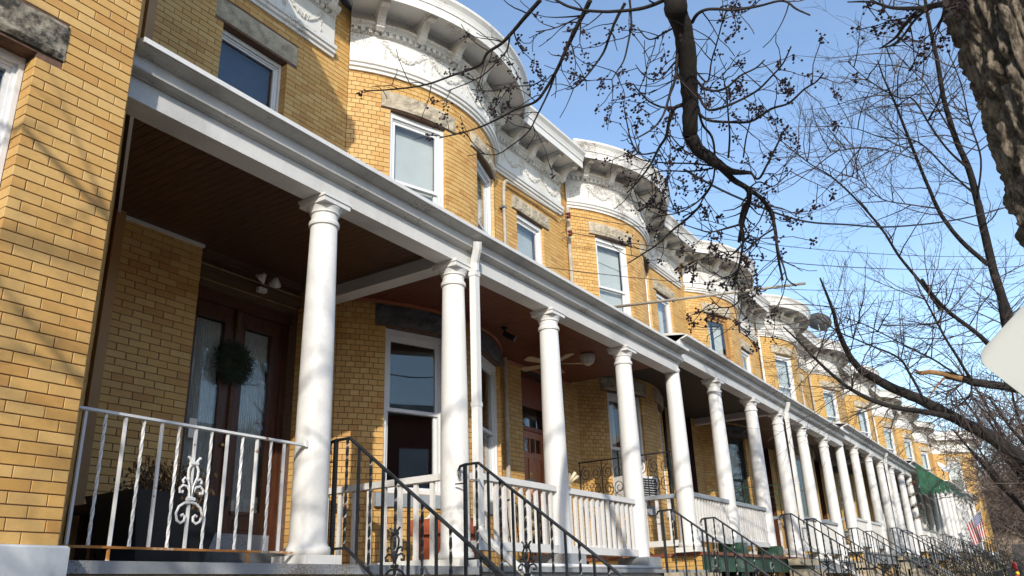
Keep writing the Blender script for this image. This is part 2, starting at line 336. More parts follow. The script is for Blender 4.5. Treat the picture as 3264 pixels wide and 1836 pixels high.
def bricks_joined(name, groups, mat='brick', depth=0.11):
    VV = []; QQ = []; base = 0
    for g, rects in groups:
        if not rects: continue
        A = np.array(rects); n = len(A); c = 0.0018
        jt = np.random.default_rng(n).uniform(-0.0016, 0.0016, n)
        ua, ub, za, zb = A.T
        U = np.stack([ua + c, ub - c, ub - c, ua + c, ua, ub, ub, ua, ua, ub, ub, ua], 1)
        Z = np.stack([za + c, za + c, zb - c, zb - c, za, za, zb, zb, za, za, zb, zb], 1)
        D = np.stack([jt] * 4 + [jt - c] * 4 + [0 * jt - depth] * 4, 1)
        x, y, z = g(U.ravel(), Z.ravel(), D.ravel())
        V = np.stack([x + 0 * z, y + 0 * z, z], 1); VV.append(V)
        QQ.append((BQ[None] + (np.arange(n) * 12)[:, None, None] + base).reshape(-1, 4)); base += len(V)
    return np_mesh(name, np.concatenate(VV), np.concatenate(QQ), mat)
BCACHE = {}
def brick_mesh(w, h):
    key = (round(w * 200), round(h * 500))
    if key not in BCACHE:
        g = flatmap(-w / 2, 0, w / 2, 0)
        BCACHE[key] = bricks_joined('brick', [(g, [(0, w, -h / 2, h / 2)])])
    return BCACHE[key]
def backing(mb, g, z0, z1, ops, rec=0.006, dep=0.16, e=0.004):
    us = {0.0, g.L}; zs = {z0, z1}
    for o in ops: us |= {max(0, o[0] - e), min(g.L, o[1] + e)}; zs |= {max(z0, o[2] - e), min(z1, o[3] + e)}
    us = sorted(us); zs = sorted(zs)
    if g.curved:
        f = []
        for a, b in zip(us, us[1:]):
            k = max(1, int((b - a) / 0.12)); f += [a + (b - a) * i / k for i in range(k)]
        us = f + [us[-1]]
    if mb.uv is None: mb.uv = []
    def q(pts, uvs):
        mb.add(pts, [(0, 1, 2, 3)]); mb.uv.extend(uvs)
    for a, b in zip(us, us[1:]):
        for c, d in zip(zs, zs[1:]):
            uc, zc = (a + b) / 2, (c + d) / 2
            if any(o[0] - e < uc < o[1] + e and o[2] - e < zc < o[3] + e for o in ops): continue
            q([g(a, c, -rec), g(b, c, -rec), g(b, d, -rec), g(a, d, -rec)], [(a, c), (b, c), (b, d), (a, d)])
    for o in ops:
        a, b, c, d = o[0] - e, o[1] + e, o[2] - e, o[3] + e
        for u in (a, b):
            q([g(u, c, -rec), g(u, d, -rec), g(u, d, -dep), g(u, c, -dep)], [(0, c), (0, d), (dep, d), (dep, c)])
        k = max(1, int((b - a) / 0.12)) if g.curved else 1
        for i in range(k):
            p, r = a + (b - a) * i / k, a + (b - a) * (i + 1) / k
            for z in (c, d): q([g(p, z, -rec), g(r, z, -rec), g(r, z, -dep), g(p, z, -dep)], [(p, 0), (r, 0), (r, dep), (p, dep)])
def brickbox(x0, x1, y0, y1, z0, z1):
    mb = MB()
    for c in ((x0, y0, x1, y0), (x1, y0, x1, y1), (x1, y1, x0, y1), (x0, y1, x0, y0)): backing(mb, flatmap(*c), z0, z1, [], rec=0.0)
    return mb
def rock(g, u0, u1, z0, z1, d0, d1, seed=0, amp=0.03, nu=22, nz=6):
    mb = MB(); vs = []
    for i in range(nu + 1):
        for k in range(nz + 1):
            u = u0 + (u1 - u0) * i / nu; z = z0 + (z1 - z0) * k / nz
            ed = min(i, nu - i, k, nz - k)
            h = mnoise.noise(Vector((u * 5 + seed * 7.3, z * 6, seed))) + 0.6 * mnoise.noise(Vector((u * 14, z * 15, seed + 5)))
            d = d1 + (amp * h if ed else -0.012 + amp * 0.3 * h); vs.append(g(u, z, d))
    fs = [(i * (nz + 1) + k, (i + 1) * (nz + 1) + k, (i + 1) * (nz + 1) + k + 1, i * (nz + 1) + k + 1) for i in range(nu) for k in range(nz)]
    b = len(vs); per = [i * (nz + 1) for i in range(nu + 1)] + [nu * (nz + 1) + k for k in range(1, nz + 1)] + [i * (nz + 1) + nz for i in range(nu - 1, -1, -1)] + [k for k in range(nz - 1, 0, -1)]
    vs2 = []
    for p in per:
        i, k = divmod(p, nz + 1); vs2.append(g(u0 + (u1 - u0) * i / nu, z0 + (z1 - z0) * k / nz, d0))
    m = len(per); fs += [(per[j], per[(j + 1) % m], b + (j + 1) % m, b + j) for j in range(m)]
    return mb.add(vs + vs2, fs)
def helix(c, r, turns, n, inward=True):
    return [(c[0] + r * (1 - 0.85 * i / n) * math.cos(turns * 2 * PI * i / n), c[1] + r * (1 - 0.85 * i / n) * math.sin(turns * 2 * PI * i / n)) for i in range(n + 1)]

# ------------------------------------------------------------------ ground
def gz(x): return -1.60 + 0.0225 * min(max(x, -30), 80)
XS = [-260, -30, 0, 20, 40, 60, 80, 700]
def strip(y0, y1, up, xs=XS):
    mb = MB(); vs = [(x, y, gz(x) + up) for x in xs for y in (y0, y1)]
    return mb.add(vs, [(2 * i, 2 * i + 2, 2 * i + 3, 2 * i + 1) for i in range(len(xs) - 1)])
struct('ground', strip(-300, 300, -0.16), 'soil')
struct('road', strip(-9.0, -0.85, -0.13), 'asphalt')
def slab(y0, y1, z0, z1):
    mb = MB(); vs = [(x, y, gz(x) + z) for x in XS for y in (y0, y1) for z in (z0, z1)]
    fs = []
    for i in range(len(XS) - 1):
        a, b = 4 * i, 4 * i + 4
        fs += [(a, b, b + 1, a + 1), (a + 1, b + 1, b + 3, a + 3), (a + 3, b + 3, b + 2, a + 2)]
    return mb.add(vs, fs)
struct('kerb', slab(-0.85, -0.70, -0.16, 0.005), 'kerb_stone')
struct('pavement', slab(-0.70, 2.1, -0.16, 0.0), 'pavement')
struct('front_yards', slab(2.104, 6.5, -0.16, -0.01), 'soil')
struct('far_pavement', slab(-12.0, -9.0, -0.16, 0.0), 'pavement')

# ------------------------------------------------------------------ shared house pieces (house-local: x from the party line, z from eye level)
PW, P0, YW = 5.78, 6.33, 6.60
BCX, BCY, BR_ = 1.84, 8.50, 2.53
BHALF = math.asin(1.665 / BR_)
def D2U(deg): return (math.radians(deg) + BHALF) * BR_
BOW = bowmap(BCX, BCY, BR_, BHALF)
FLAT_A = flatmap(0.0, YW, BCX - 1.665, YW)                # sliver of wall before the bow
FLAT_B = flatmap(BCX + 1.665, YW, PW, YW)                 # wall with the front door
XB = BCX + 1.665
W_UP = (4.10, 6.06); W_LO = (1.117, 3.05)                 # window heights, upper and lower storey
CORN = [(-0.02, 6.55), (0.03, 6.55), (0.035, 6.585), (0.06, 6.60), (0.065, 6.635), (0.085, 6.65), (0.09, 6.70), (0.03, 6.712), (0.03, 7.13), (0.045, 7.135), (0.045, 7.20),
        (0.09, 7.205), (0.10, 7.225), (0.13, 7.25), (0.135, 7.285), (0.07, 7.30), (0.07, 7.44), (0.515, 7.44), (0.515, 7.375), (0.535, 7.37), (0.535, 7.50), (0.55, 7.505), (0.553, 7.53),
        (0.56, 7.56), (0.575, 7.60), (0.60, 7.632), (0.615, 7.65), (0.62, 7.69), (0.0, 7.74), (-0.02, 7.74)]
FRONT = flatmap(0.0, 0.0, PW, 0.0)                        # d = -y
EAVE = [(-4.867, 3.242), (-4.66, 3.242), (-4.66, 3.418), (-4.645, 3.424), (-4.625, 3.426), (-4.585, 3.434), (-4.58, 3.445), (-4.58, 3.525), (-4.575, 3.533), (-4.55, 3.535), (-4.52, 3.538), (-4.49, 3.548), (-4.475, 3.556), (-4.46, 3.558), (-4.46, 3.585), (-4.56, 3.63), (-4.867, 3.68)]
CM = {}
def cached(key, fn):
    if key not in CM: CM[key] = fn()
    return CM[key]
def m_shaft():
    return MB().lathe([(0.150, 0.065), (0.168, 0.075), (0.174, 0.10), (0.165, 0.126), (0.150, 0.135), (0.148, 0.150), (0.139, 0.165), (0.138, 0.4), (0.136, 1.0), (0.130, 1.7), (0.121, 2.3), (0.113, 2.74)], n=28).mesh('shaft', 'white_paint', True)
def m_capital():
    mb = MB().lathe([(0.113, 2.74), (0.128, 2.745), (0.131, 2.765), (0.126, 2.785), (0.113, 2.79), (0.112, 2.85), (0.125, 2.855), (0.128, 2.87), (0.134, 2.885), (0.146, 2.905), (0.147, 2.915)], n=28)
    mb.box(-0.152, 0.152, -0.152, 0.152, 2.915, 2.957).box(-0.162, 0.162, -0.162, 0.162, 2.957, 2.984)
    return mb.mesh('capital', 'white_paint')
def m_plinth(w, h, z0, mat): return MB().box(-w / 2, w / 2, -w / 2, w / 2, z0, h).mesh('plinth', mat)
def m_bracket():
    P = [(0.07, 7.44), (0.475, 7.44), (0.48, 7.40), (0.465, 7.365), (0.42, 7.35), (0.36, 7.362), (0.31, 7.35), (0.26, 7.32), (0.225, 7.275), (0.205, 7.225), (0.185, 7.185), (0.15, 7.165), (0.11, 7.17), (0.075, 7.195)]
    mb = MB(); g = flatmap(-0.055, 0, 0.055, 0)
    mb.sweep(g, [0, 0.11], P)
    mb.mbox(g, -0.018, 0.128, 7.405, 7.432, 0.07, 0.50)
    for i in range(9):
        d = 0.10 + 0.04 * i; z = np.interp(d, [0.1, 0.15, 0.2, 0.26, 0.31, 0.47], [7.17, 7.165, 7.22, 7.32, 7.35, 7.36])
        for s in (0.02, 0.055, 0.09): mb.blob(g(s, z, d), 0.016)
    for u in (-0.004, 0.114):
        mb.tube([g(u, 7.385 - 0.035 * math.cos(a), 0.40 + 0.035 * math.sin(a)) for a in np.linspace(0, 5.5, 9)], 0.008, 4)
        mb.tube([g(u, 7.215 - 0.03 * math.cos(a), 0.135 + 0.03 * math.sin(a)) for a in np.linspace(0, 5.5, 9)], 0.008, 4)
    return mb.mesh('bracket', 'white_worn')
def dentil_mb(mb, g, u, dz=0.0): return mb.mbox(g, u - 0.026, u + 0.026, 7.142 + dz, 7.198 + dz, 0.04, 0.092)
def garland_mb(g, uc, w=0.62, seed=0):
    mb = MB(); r = random.Random(seed)
    for i in range(34):
        t = i / 33; u = uc + (t - 0.5) * w; sag = 4 * t * (1 - t); z = 7.03 - 0.17 * sag
        for k in range(2):
            s = 0.012 + 0.012 * sag; mb.blob(g(u + r.uniform(-0.01, 0.01), z + r.uniform(-0.014, 0.014) * (1 + sag), 0.034 + r.uniform(0, 0.012)), s)
    for sgn in (-1, 1):
        u = uc + sgn * w / 2
        for i in range(9): mb.blob(g(u + r.uniform(-0.012, 0.012) * (9 - i) / 6, 7.02 - 0.026 * i, 0.036), 0.016 if i != 7 else 0.024)
        mb.tube([g(u + 0.05 * math.cos(a), 7.06 + 0.03 * math.sin(a), 0.036) for a in np.linspace(0, 2 * PI, 9)], 0.008, 4)
    return mb

class House:
    def __init__(s, name, label, cat, x0, dz, group=None, mirror=False):
        s.x0, s.dz = x0, dz
        s.root = thing(name, label, cat, (x0, YW, gz(x0)), group)
    def part(s, name, me, parent=None, loc=(0, 0, 0), rz=0.0, label=None):
        o = link(name, me, parent or s.root, (s.x0 + loc[0], loc[1], s.dz + loc[2]), rz)
        if label: o['label'] = label
        return o
    def mb(s, name, mb, mat, parent=None, smooth=False, label=None):
        return s.part(name, mb.mesh(name, mat, smooth), parent, label=label)

def window(H, f, u0, u1, z0, z1, mat='vinyl', shade=None, rec=0.0, sill='lintel_stone'):
    p, q = f(u0, 0, -rec), f(u1, 0, -rec); g = flatmap(p[0], p[1], q[0], q[1]); L = g.L
    fr = MB(); a = 0.03 if rec else 0.055
    fr.mbox(g, 0.002, a, z0, z1, -0.15, -0.045).mbox(g, L - a, L - 0.002, z0, z1, -0.15, -0.045).mbox(g, a, L - a, z1 - a - 0.02, z1 - 0.002, -0.15, -0.047).mbox(g, a, L - a, z0 + 0.002, z0 + 0.05, -0.15, -0.03)
    fr.mbox(g, a, a + 0.022, z0 + 0.05, z1 - a - 0.02, -0.148, -0.075).mbox(g, L - a - 0.022, L - a, z0 + 0.05, z1 - a - 0.02, -0.148, -0.075).mbox(g, a + 0.022, L - a - 0.022, z1 - a - 0.042, z1 - a - 0.02, -0.148, -0.073)
    w = H.mb('window', fr, mat)
    zm = (z0 + z1) / 2; e = a + 0.022
    for (b, t, d0, d1) in ((zm - 0.02, z1 - a - 0.042, -0.115, -0.085), (z0 + 0.05, zm + 0.02, -0.147, -0.118)):
        sh = MB(); r = 0.026 if rec else 0.042
        sh.mbox(g, e, e + r, b, t, d0, d1).mbox(g, L - e - r, L - e, b, t, d0, d1).mbox(g, e + r, L - e - r, t - r, t, d0, d1).mbox(g, e + r, L - e - r, b, b + r, d0, d1)
        H.mb('sash', sh, mat, w)
        H.mb('pane', MB().mbox(g, e + r - 0.005, L - e - r + 0.005, b + r - 0.005, t - r + 0.005, (d0 + d1) / 2 - 0.003, (d0 + d1) / 2 + 0.003), 'glass', w)
    if shade:
        kind, lo = shade
        cb = MB(); zl = z0 + (z1 - z0) * lo
        if kind == 'curtain':
            n = 26
            for side in ((e, L * 0.42), (L * 0.58, L - e)):
                vs = []
                for i in range(n + 1):
                    u = side[0] + (side[1] - side[0]) * i / n
                    for z in (zl, z1 - 0.1): vs.append(g(u, z, -0.24 + 0.018 * math.sin(i * 1.5)))
                cb.add(vs, [(2 * i, 2 * i + 2, 2 * i + 3, 2 * i + 1) for i in range(n)])
            H.mb('curtain', cb, 'curtain', w)
        else:
            cb.mbox(g, e, L - e, zl, z1 - 0.08, -0.205, -0.200)
            H.mb('blind', cb, kind, w)
    if sill:
        H.mb('sill', MB().mbox(g, -0.10, L + 0.10, z0 - 0.15, z0 - 0.002, -0.13, 0.045), sill, w)
    return w

def wood_rail(H, x0, x1, y, n, z0=0.26, mat='white_paint', cap='white_paint', along='x', top=1.14):
    def bx(mb, a, b, w, zz0, zz1, off=0.0):
        if along == 'x': return mb.box(a, b, y - w / 2 + off, y + w / 2 + off, zz0, zz1)
        return mb.box(y - w / 2 + off, y + w / 2 + off, a, b, zz0, zz1)
    r = MB(); bx(r, x0, x1, 0.085, top - 0.062, top); rl = H.mb('railing', r, cap)
    bx(bt := MB(), x0, x1, 0.065, z0 + 0.16, z0 + 0.245); H.mb('bottom_rail', bt, mat, rl)
    def mk():
        h = top - 0.062 - (z0 + 0.245)
        return MB().box(-0.021, 0.021, -0.017, 0.017, 0, h).mesh('baluster', mat)
    me = cached(('bal', mat, round(top - z0, 3)), mk)
    for i in range(n):
        p = x0 + (x1 - x0) * (i + 0.5) / n
        loc = (p, y, z0 + 0.245) if along == 'x' else (y, p, z0 + 0.245)
        H.part('baluster', me, rl, loc, 0 if along == 'x' else PI / 2)
    return rl

def iron_bar(mb, p, q, r=0.009): return mb.tube([p, q], r * 1.35, 4)
def twisted(mb, p, q, r=0.010):
    p, q = Vector(p), Vector(q); n = 26
    return mb.tube([p.lerp(q, i / n) for i in range(n + 1)], r * 1.25, 4, True, 0.55)
def fleur(mb, O, U, V, s=1.0, r=0.009, n=5):
    """wrought scroll ornament on a bar; O centre, U sideways, V up"""
    O, U, V = Vector(O), Vector(U), Vector(V)
    def P(x, y): return O + U * (x * s) + V * (y * s)
    for k in (-1, 1):
        mb.tube([P(k * x, y) for x, y in ((0.004, -0.025), (0.05, -0.030), (0.095, -0.06), (0.115, -0.11), (0.10, -0.16), (0.068, -0.178), (0.040, -0.160), (0.036, -0.13), (0.055, -0.115), (0.07, -0.125))], r, n)
        mb.tube([P(k * x, y) for x, y in ((0.006, 0.0), (0.012, 0.05), (0.035, 0.09), (0.075, 0.10), (0.105, 0.075), (0.10, 0.045), (0.078, 0.045), (0.075, 0.06))], r, n)
        mb.tube([P(k * x, y) for x, y in ((0.006, 0.02), (0.014, 0.09), (0.035, 0.14), (0.068, 0.155), (0.085, 0.135), (0.075, 0.118))], r, n)
        mb.tube([P(k * x, y) for x, y in ((0.008, 0.03), (0.02, 0.11), (0.042, 0.17), (0.044, 0.22), (0.026, 0.255), (0.014, 0.265))], r, n)
        mb.tube([P(k * x, y) for x, y in ((0.014, 0.265), (0.03, 0.29), (0.05, 0.315), (0.058, 0.31))], r, n)
    for y in (0.0, 0.268): mb.tube([P(-0.035, y), P(0.035, y)], r * 1.6, n)
    return mb

def stair_rail(H, x, ya, za, yb, slope, seed=0, curl=True, label=None, scroll=True):
    """black iron hand rail running down the stoop along -y; (ya, za) is where the slope begins"""
    yt = ya + 0.15
    def zt(y): return za - slope * (ya - y) if y < ya else za
    rl = MB()
    pts = [(x, yt + 0.06, za - 0.10), (x, yt + 0.075, za - 0.05), (x, yt + 0.055, za - 0.01), (x, yt, za), (x, ya, za), (x, yb, zt(yb))] if curl else [(x, yt, za), (x, ya, za), (x, yb, zt(yb))]
    rl.tube(pts, 0.014, 6); r = H.mb('stair_railing', rl, 'black_iron', label=label)
    H.mb('post', MB().tube([(x, yt, za), (x, yt, za - 0.96)], 0.02, 4), 'black_iron', r)
    H.mb('post', MB().tube([(x, yb, zt(yb)), (x, yb, zt(yb) - 0.96)], 0.02, 4), 'black_iron', r)
    H.mb('lower_rail', MB().tube([(x, yt, za - 0.835), (x, ya, za - 0.835), (x, yb, zt(yb) - 0.835)], 0.013, 4), 'black_iron', r)
    n = int((yt - yb) / 0.125); orn = {3, 12}
    for i in range(1, n):
        y = yt - i * (yt - yb) / n; z1 = zt(y)
        me = cached(('twist',), lambda: twisted(MB(), (0, 0, -0.835), (0, 0, 0)).mesh('baluster', 'black_iron')) if i % 2 else cached(('plain',), lambda: iron_bar(MB(), (0, 0, -0.835), (0, 0, 0), 0.0095).mesh('baluster', 'black_iron'))
        H.part('baluster', me, r, (x, y, z1))
    if scroll:
        for i in (5, 12):
            y = yt - i * (yt - yb) / n
            H.mb('scroll', fleur(MB(), (x, y, zt(y) - 0.62), (0, -1, 0), (0, 0, 1), 0.85, 0.0085), 'black_iron', r)
    H.mb('wall_tie', MB().tube([(x, yt, za - 0.17), (x - 0.02, yt + 0.10, za - 0.17)], 0.008, 4), 'black_iron', r)
    return r

def steps(H, xa, xb, ytop, ztop, zground, mat='step_stone'):
    n = 9; h = (ztop - zground) / n; st = None
    for k in range(n):
        y1 = ytop - 0.255 * k; z1 = ztop - h * (k + 1)
        mb = MB().box(xa, xb, y1 - 0.285, y1 + 0.03 if k else y1 + 0.03, zground - 0.1, z1)
        if st is None: st = H.mb('stoop', mb, mat)
        else: H.mb('step', mb, mat, st)
    return st

# ------------------------------------------------------------------ the row of bow-fronted houses
HOUSES = []
CEIL = ['ceiling_red', 'ceiling_dark', 'ceiling_brown', 'ceiling_dark', 'ceiling_brown', 'ceiling_dark', 'ceiling_dark', 'ceiling_brown', 'ceiling_dark']
LABELS = ['nearest bow-fronted yellow brick row house, red-brown porch ceiling and orange wooden door',
          'bow-fronted row house with green painted porch base numbered 171',
          'third bow-fronted row house, beyond the green porch base, peeling white cornice',
          'fourth bow-fronted row house along the row, tan and white porch rail',
          'fifth bow-fronted row house, with the satellite dish above its cornice',
          'sixth bow-fronted row house, its porch under the scalloped green awning',
          'seventh bow-fronted row house, just beyond the green awning',
          'eighth bow-fronted row house, flying the striped flag from its porch',
          'last bow-fronted row house, next to the far projecting end house']
def row_house(i):
    x0 = P0 + PW * i; dz = 0.26 * ((i + 1) // 2); near = i <= 2
    H = House('row_house', LABELS[i], 'row house', x0, dz, 'bow-fronted row houses'); HOUSES.append(H)
    zb = gz(x0) - dz - 0.2                                # bottom of the walls, house-local
    ops_bow = []
    for a, b in ((-28.2, -8.4), (8.4, 28.2)):
        ops_bow += [(D2U(a), D2U(b), *W_UP), (D2U(a), D2U(b), *W_LO)]
    lint_bow = [(D2U(a), D2U(b), z0, z1) for a, b in ((-31.2, -4.4), (4.4, 31.2)) for z0, z1 in ((6.08, 6.325), (3.075, 3.325))]
    ub = lambda x: x - XB
    ops_b = [(ub(4.20), ub(5.06), *W_UP), (ub(4.14), ub(5.45), 0.26, 3.375)]
    lint_b = [(ub(4.06), ub(5.25), 6.08, 6.325)]
    ZA = 0.26 - 0.0667 * 4
    bk = MB(); backing(bk, FLAT_A, zb, 7.7, []); backing(bk, BOW, zb, 7.7, ops_bow); backing(bk, FLAT_B, zb, 7.7, ops_b, dep=0.30)
    wall = H.mb('wall', bk, 'mortar' if near else 'brick_far')
    if near:
        ra = brick_rects(FLAT_A, ZA, 7.5, [], 0.21, 3 + i); rb = brick_rects(BOW, ZA, 6.6, ops_bow + lint_bow, 0.108, 5 + i); rc = brick_rects(FLAT_B, ZA, 6.6, ops_b + lint_b, 0.21, 9 + i)
        allb = []
        for g, rs in ((FLAT_A, ra), (BOW, rb), (FLAT_B, rc)):
            for r in rs:
                uc, zc = (r[0] + r[1]) / 2, (r[2] + r[3]) / 2; p = g(uc, zc, 0)
                w = (float(p[0]) + x0, float(p[1]), float(p[2]) + dz); px, py, dep = project(w)
                vis = 0 < px < 3264 and 0 < py < 1836 and (zc > 0.802 * w[1] + 0.1 - dz * 0.3 or 0.9 < zc < 3.3)
                nrm = Vector((math.sin(g.rz(uc)), -math.cos(g.rz(uc)), 0)); fac = max(0.0, -nrm.dot(Vector(w).normalized()))
                allb.append(((r[1] - r[0]) * fac / dep ** 2 if vis else 0.0, g, r, uc, zc))
        allb.sort(key=lambda t: -t[0]); single = allb[:300]; rest = allb[300:]
        for a, g, r, uc, zc in single:
            p = g(uc, zc, 0.0)
            H.part('brick', brick_mesh(r[1] - r[0], r[3] - r[2]), wall, (float(p[0]), float(p[1]), zc), float(g.rz(uc)))
        me = bricks_joined('brick_courses', [(g, [t[2] for t in rest if t[1] is g]) for g in (FLAT_A, BOW, FLAT_B)])
        o = H.part('brick_courses', me, wall); o['kind'] = 'stuff'
    # room shells behind the windows, roof
    rm = MB(); x1 = PW - 0.05
    for z0, z1 in ((0.30, 3.30), (3.75, 7.40)):
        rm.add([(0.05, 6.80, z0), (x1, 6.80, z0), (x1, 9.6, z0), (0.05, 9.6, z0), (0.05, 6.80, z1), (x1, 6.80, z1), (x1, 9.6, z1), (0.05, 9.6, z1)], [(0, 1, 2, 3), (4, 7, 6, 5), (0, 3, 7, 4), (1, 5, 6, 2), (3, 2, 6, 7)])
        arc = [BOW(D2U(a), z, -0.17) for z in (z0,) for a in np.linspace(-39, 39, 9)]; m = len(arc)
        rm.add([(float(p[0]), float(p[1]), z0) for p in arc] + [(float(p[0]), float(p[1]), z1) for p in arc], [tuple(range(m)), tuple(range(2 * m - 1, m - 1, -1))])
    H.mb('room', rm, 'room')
    rf = MB(); arc = [BOW(D2U(a), 7.742, 0.02) for a in np.linspace(-41, 41, 13)]
    rf.add([(float(p[0]), float(p[1]), 7.742) for p in arc], [tuple(range(13))]); rf.box(-0.0, PW, YW - 0.02, 14.0, 7.5, 7.735); rf.box(0.0, 0.1, 6.9, 14, zb, 7.5).box(PW - 0.1, PW, 6.9, 14, zb, 7.5).box(0.1, PW - 0.1, 13.9, 14, zb, 7.5)
    H.mb('roof', rf, 'roof_tar')
    # windows and lintels
    sh_up = [[('blind', 0.02), ('blind', 0.1), ('blind', 0.35)], [('blind', 0.22), ('blind', 0.4), ('curtain', 0.0)], [('curtain', 0.0), ('blind', 0.3), ('blind', 0.5)]][i % 3]
    sh_lo = [[None, None], [('curtain', 0.1), ('curtain', 0.0)], [('blind', 0.6), None]][i % 3]
    wm = 'vinyl' if i != 1 else 'vinyl'
    for j, (a, b) in enumerate(((-28.2, -8.4), (8.4, 28.2))):
        window(H, BOW, D2U(a), D2U(b), *W_UP, mat='tan_board' if i == 2 else 'vinyl', shade=sh_up[j])
        window(H, BOW, D2U(a), D2U(b), *W_LO, mat='vinyl_dark' if i == 1 and False else ('vinyl_dark' if i == 2 else 'vinyl'), shade=sh_lo[j], sill='grey_trim')
    window(H, FLAT_B, ub(4.20), ub(5.06), *W_UP, mat='vinyl', shade=sh_up[2])
    for j, (u0, u1, z0, z1) in enumerate(lint_bow + lint_b):
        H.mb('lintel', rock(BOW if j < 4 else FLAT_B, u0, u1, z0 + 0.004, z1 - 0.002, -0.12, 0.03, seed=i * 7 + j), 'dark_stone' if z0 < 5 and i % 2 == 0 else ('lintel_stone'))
    H.mb('lintel', MB().mbox(FLAT_B, ub(4.14), ub(5.45), 3.376, 3.50, -0.3, -0.02), 'room')
    # cornice
    cmat = ['white_worn', 'white_flaking', 'white_flaking'][min(i, 2)] if i < 5 else 'white_worn'
    cb = MB(); gb = shift(BOW, 0, 0.004); cb.sweep(gb, list(np.linspace(0, BOW.L, 33)), CORN); cb.sweep(FLAT_B, [0.03, FLAT_B.L - 0.06], CORN)
    co = H.mb('cornice', cb, cmat)
    bw = cached('bracket', m_bracket)
    for a in (-33, -20, -6.7, 6.7, 20, 33):
        p = BOW(D2U(a), 0.004, 0); H.part('bracket', bw, co, (float(p[0]), float(p[1]), 0.004), math.radians(a))
    for x in (3.98, 4.52, 5.06, 5.60): H.part('bracket', bw, co, (x, YW, 0.0))
    du = [(BOW, u, 0.004) for u in np.arange(0.06, BOW.L, 0.093)] + [(FLAT_B, u, 0) for u in np.arange(0.08, FLAT_B.L - 0.08, 0.093)]
    if i <= 1:
        def mk(): return dentil_mb(MB(), flatmap(0, 0, 1, 0), 0.0).mesh('dentil', 'white_worn')
        dm = cached('dentil', mk)
        for g, u, e in du:
            p = g(u, e, 0); H.part('dentil', dm, co, (float(p[0]), float(p[1]), e), float(g.rz(u)))
    else:
        def mk2():
            mb = MB()
            for g, u, e in du: dentil_mb(mb, g, u, e)
            return mb.mesh('dentil_band', cmat)
        H.part('dentil_band', cached(('dband', cmat), mk2), co)['kind'] = 'stuff'
    if i < 6:
        for j, (g, uc) in enumerate([(BOW, D2U(a)) for a in (-24, -8, 8, 24)] + [(FLAT_B, u) for u in (0.55, 1.20, 1.85)]):
            def mkg(): return garland_mb(g, uc, 0.58, j).mesh('garland', cmat)
            H.part('garland', cached(('garl', j, cmat), mkg), co)
        def mke():
            mb = MB()
            for g, L0 in ((BOW, BOW.L), (FLAT_B, FLAT_B.L - 0.08)):
                for u in np.arange(0.05, L0, 0.034): mb.blob(g(u, 7.262, 0.135), 0.017, (1, 1, 1.4))
            return mb.mesh('bead_moulding', cmat)
        H.part('bead_moulding', cached(('egg', cmat), mke), co)
    # porch: roof, beams, ceiling, floor
    em = MB(); em.sweep(FRONT, [0.0, PW], EAVE); pr = H.mb('porch_roof', em, 'beam_paint')
    H.mb('roof_deck', MB().add([(0, 4.47, 3.587), (PW, 4.47, 3.587), (PW, 6.55, 3.86), (0, 6.55, 3.86), (0, 4.87, 3.40), (PW, 4.87, 3.40), (PW, 6.55, 3.40), (0, 6.55, 3.40)], [(0, 1, 2, 3), (0, 3, 7, 4), (1, 5, 6, 2)]), 'shingle', pr)
    H.mb('drip_edge', MB().box(0.0, PW, 4.448, 4.459, 3.552, 3.59), 'white_paint', pr)
    H.mb('crown_moulding', MB().sweep(FRONT, [0.003, PW - 0.003], [(-4.577, 3.527), (-4.55, 3.529), (-4.505, 3.536), (-4.475, 3.549), (-4.462, 3.5495), (-4.462, 3.5565), (-4.577, 3.5565)]), 'eave_paint', pr)
    H.mb('bed_moulding', MB().sweep(FRONT, [0.003, PW - 0.003], [(-4.658, 3.405), (-4.64, 3.405), (-4.632, 3.416), (-4.60, 3.420), (-4.574, 3.428), (-4.572, 3.442), (-4.658, 3.442)]), 'eave_paint', pr)
    H.mb('cross_beam', MB().box(-0.10, 0.10, 4.869, 6.595, 3.244, 3.40), 'white_paint', pr)
    npl = 62 if i < 1 else 1
    cl = None
    for k in range(npl):
        a, b = 0.102 + (PW - 0.204) * k / npl, 0.102 + (PW - 0.204) * (k + 1) / npl
        if npl == 1:
            cl = H.mb('porch_ceiling', MB().box(a, b, 4.87, 6.62, 3.376, 3.395), CEIL[i])
        else:
            if cl is None: cl = H.mb('porch_ceiling', MB().box(0.102, PW - 0.102, 4.87, 6.62, 3.384, 3.397), CEIL[i])
            pm = cached(('plank', CEIL[i]), lambda: MB().box(0.003, b - a - 0.003, 4.872, 6.62, 3.376, 3.3835).mesh('ceiling_plank', CEIL[i]))
            H.part('ceiling_plank', pm, cl, (a, 0, 0))
    if i == 0:
        t = [(0.0, 3.335), (0.022, 3.335), (0.030, 3.350), (0.034, 3.372), (0.0, 3.372)]
        mb = MB().sweep(BOW, list(np.linspace(0.02, BOW.L - 0.02, 33)), [(d + 0.012, z) for d, z in t]); mb.sweep(FLAT_B, [0.05, FLAT_B.L - 0.1], t)
        H.mb('ceiling_trim', mb, 'orange_trim')
    fm = ['grey_floor', 'red_floor', 'grey_floor'][i % 3] if i < 3 else 'grey_floor'
    fl = H.mb('porch_floor', MB().box(0.0, PW, 4.50, 6.62, 0.215, 0.258), fm)
    H.mb('floor_fascia', MB().box(0.002, PW - 0.002, 4.545, 4.60, -0.02, 0.2145), 'green_paint' if i == 1 else 'grey_floor', fl)
    base = H.mb('porch_base', brickbox(0.02, 0.42, 4.62, 6.5, zb, 0.213), 'grey_floor' if i == 0 else 'brick_far', fl)
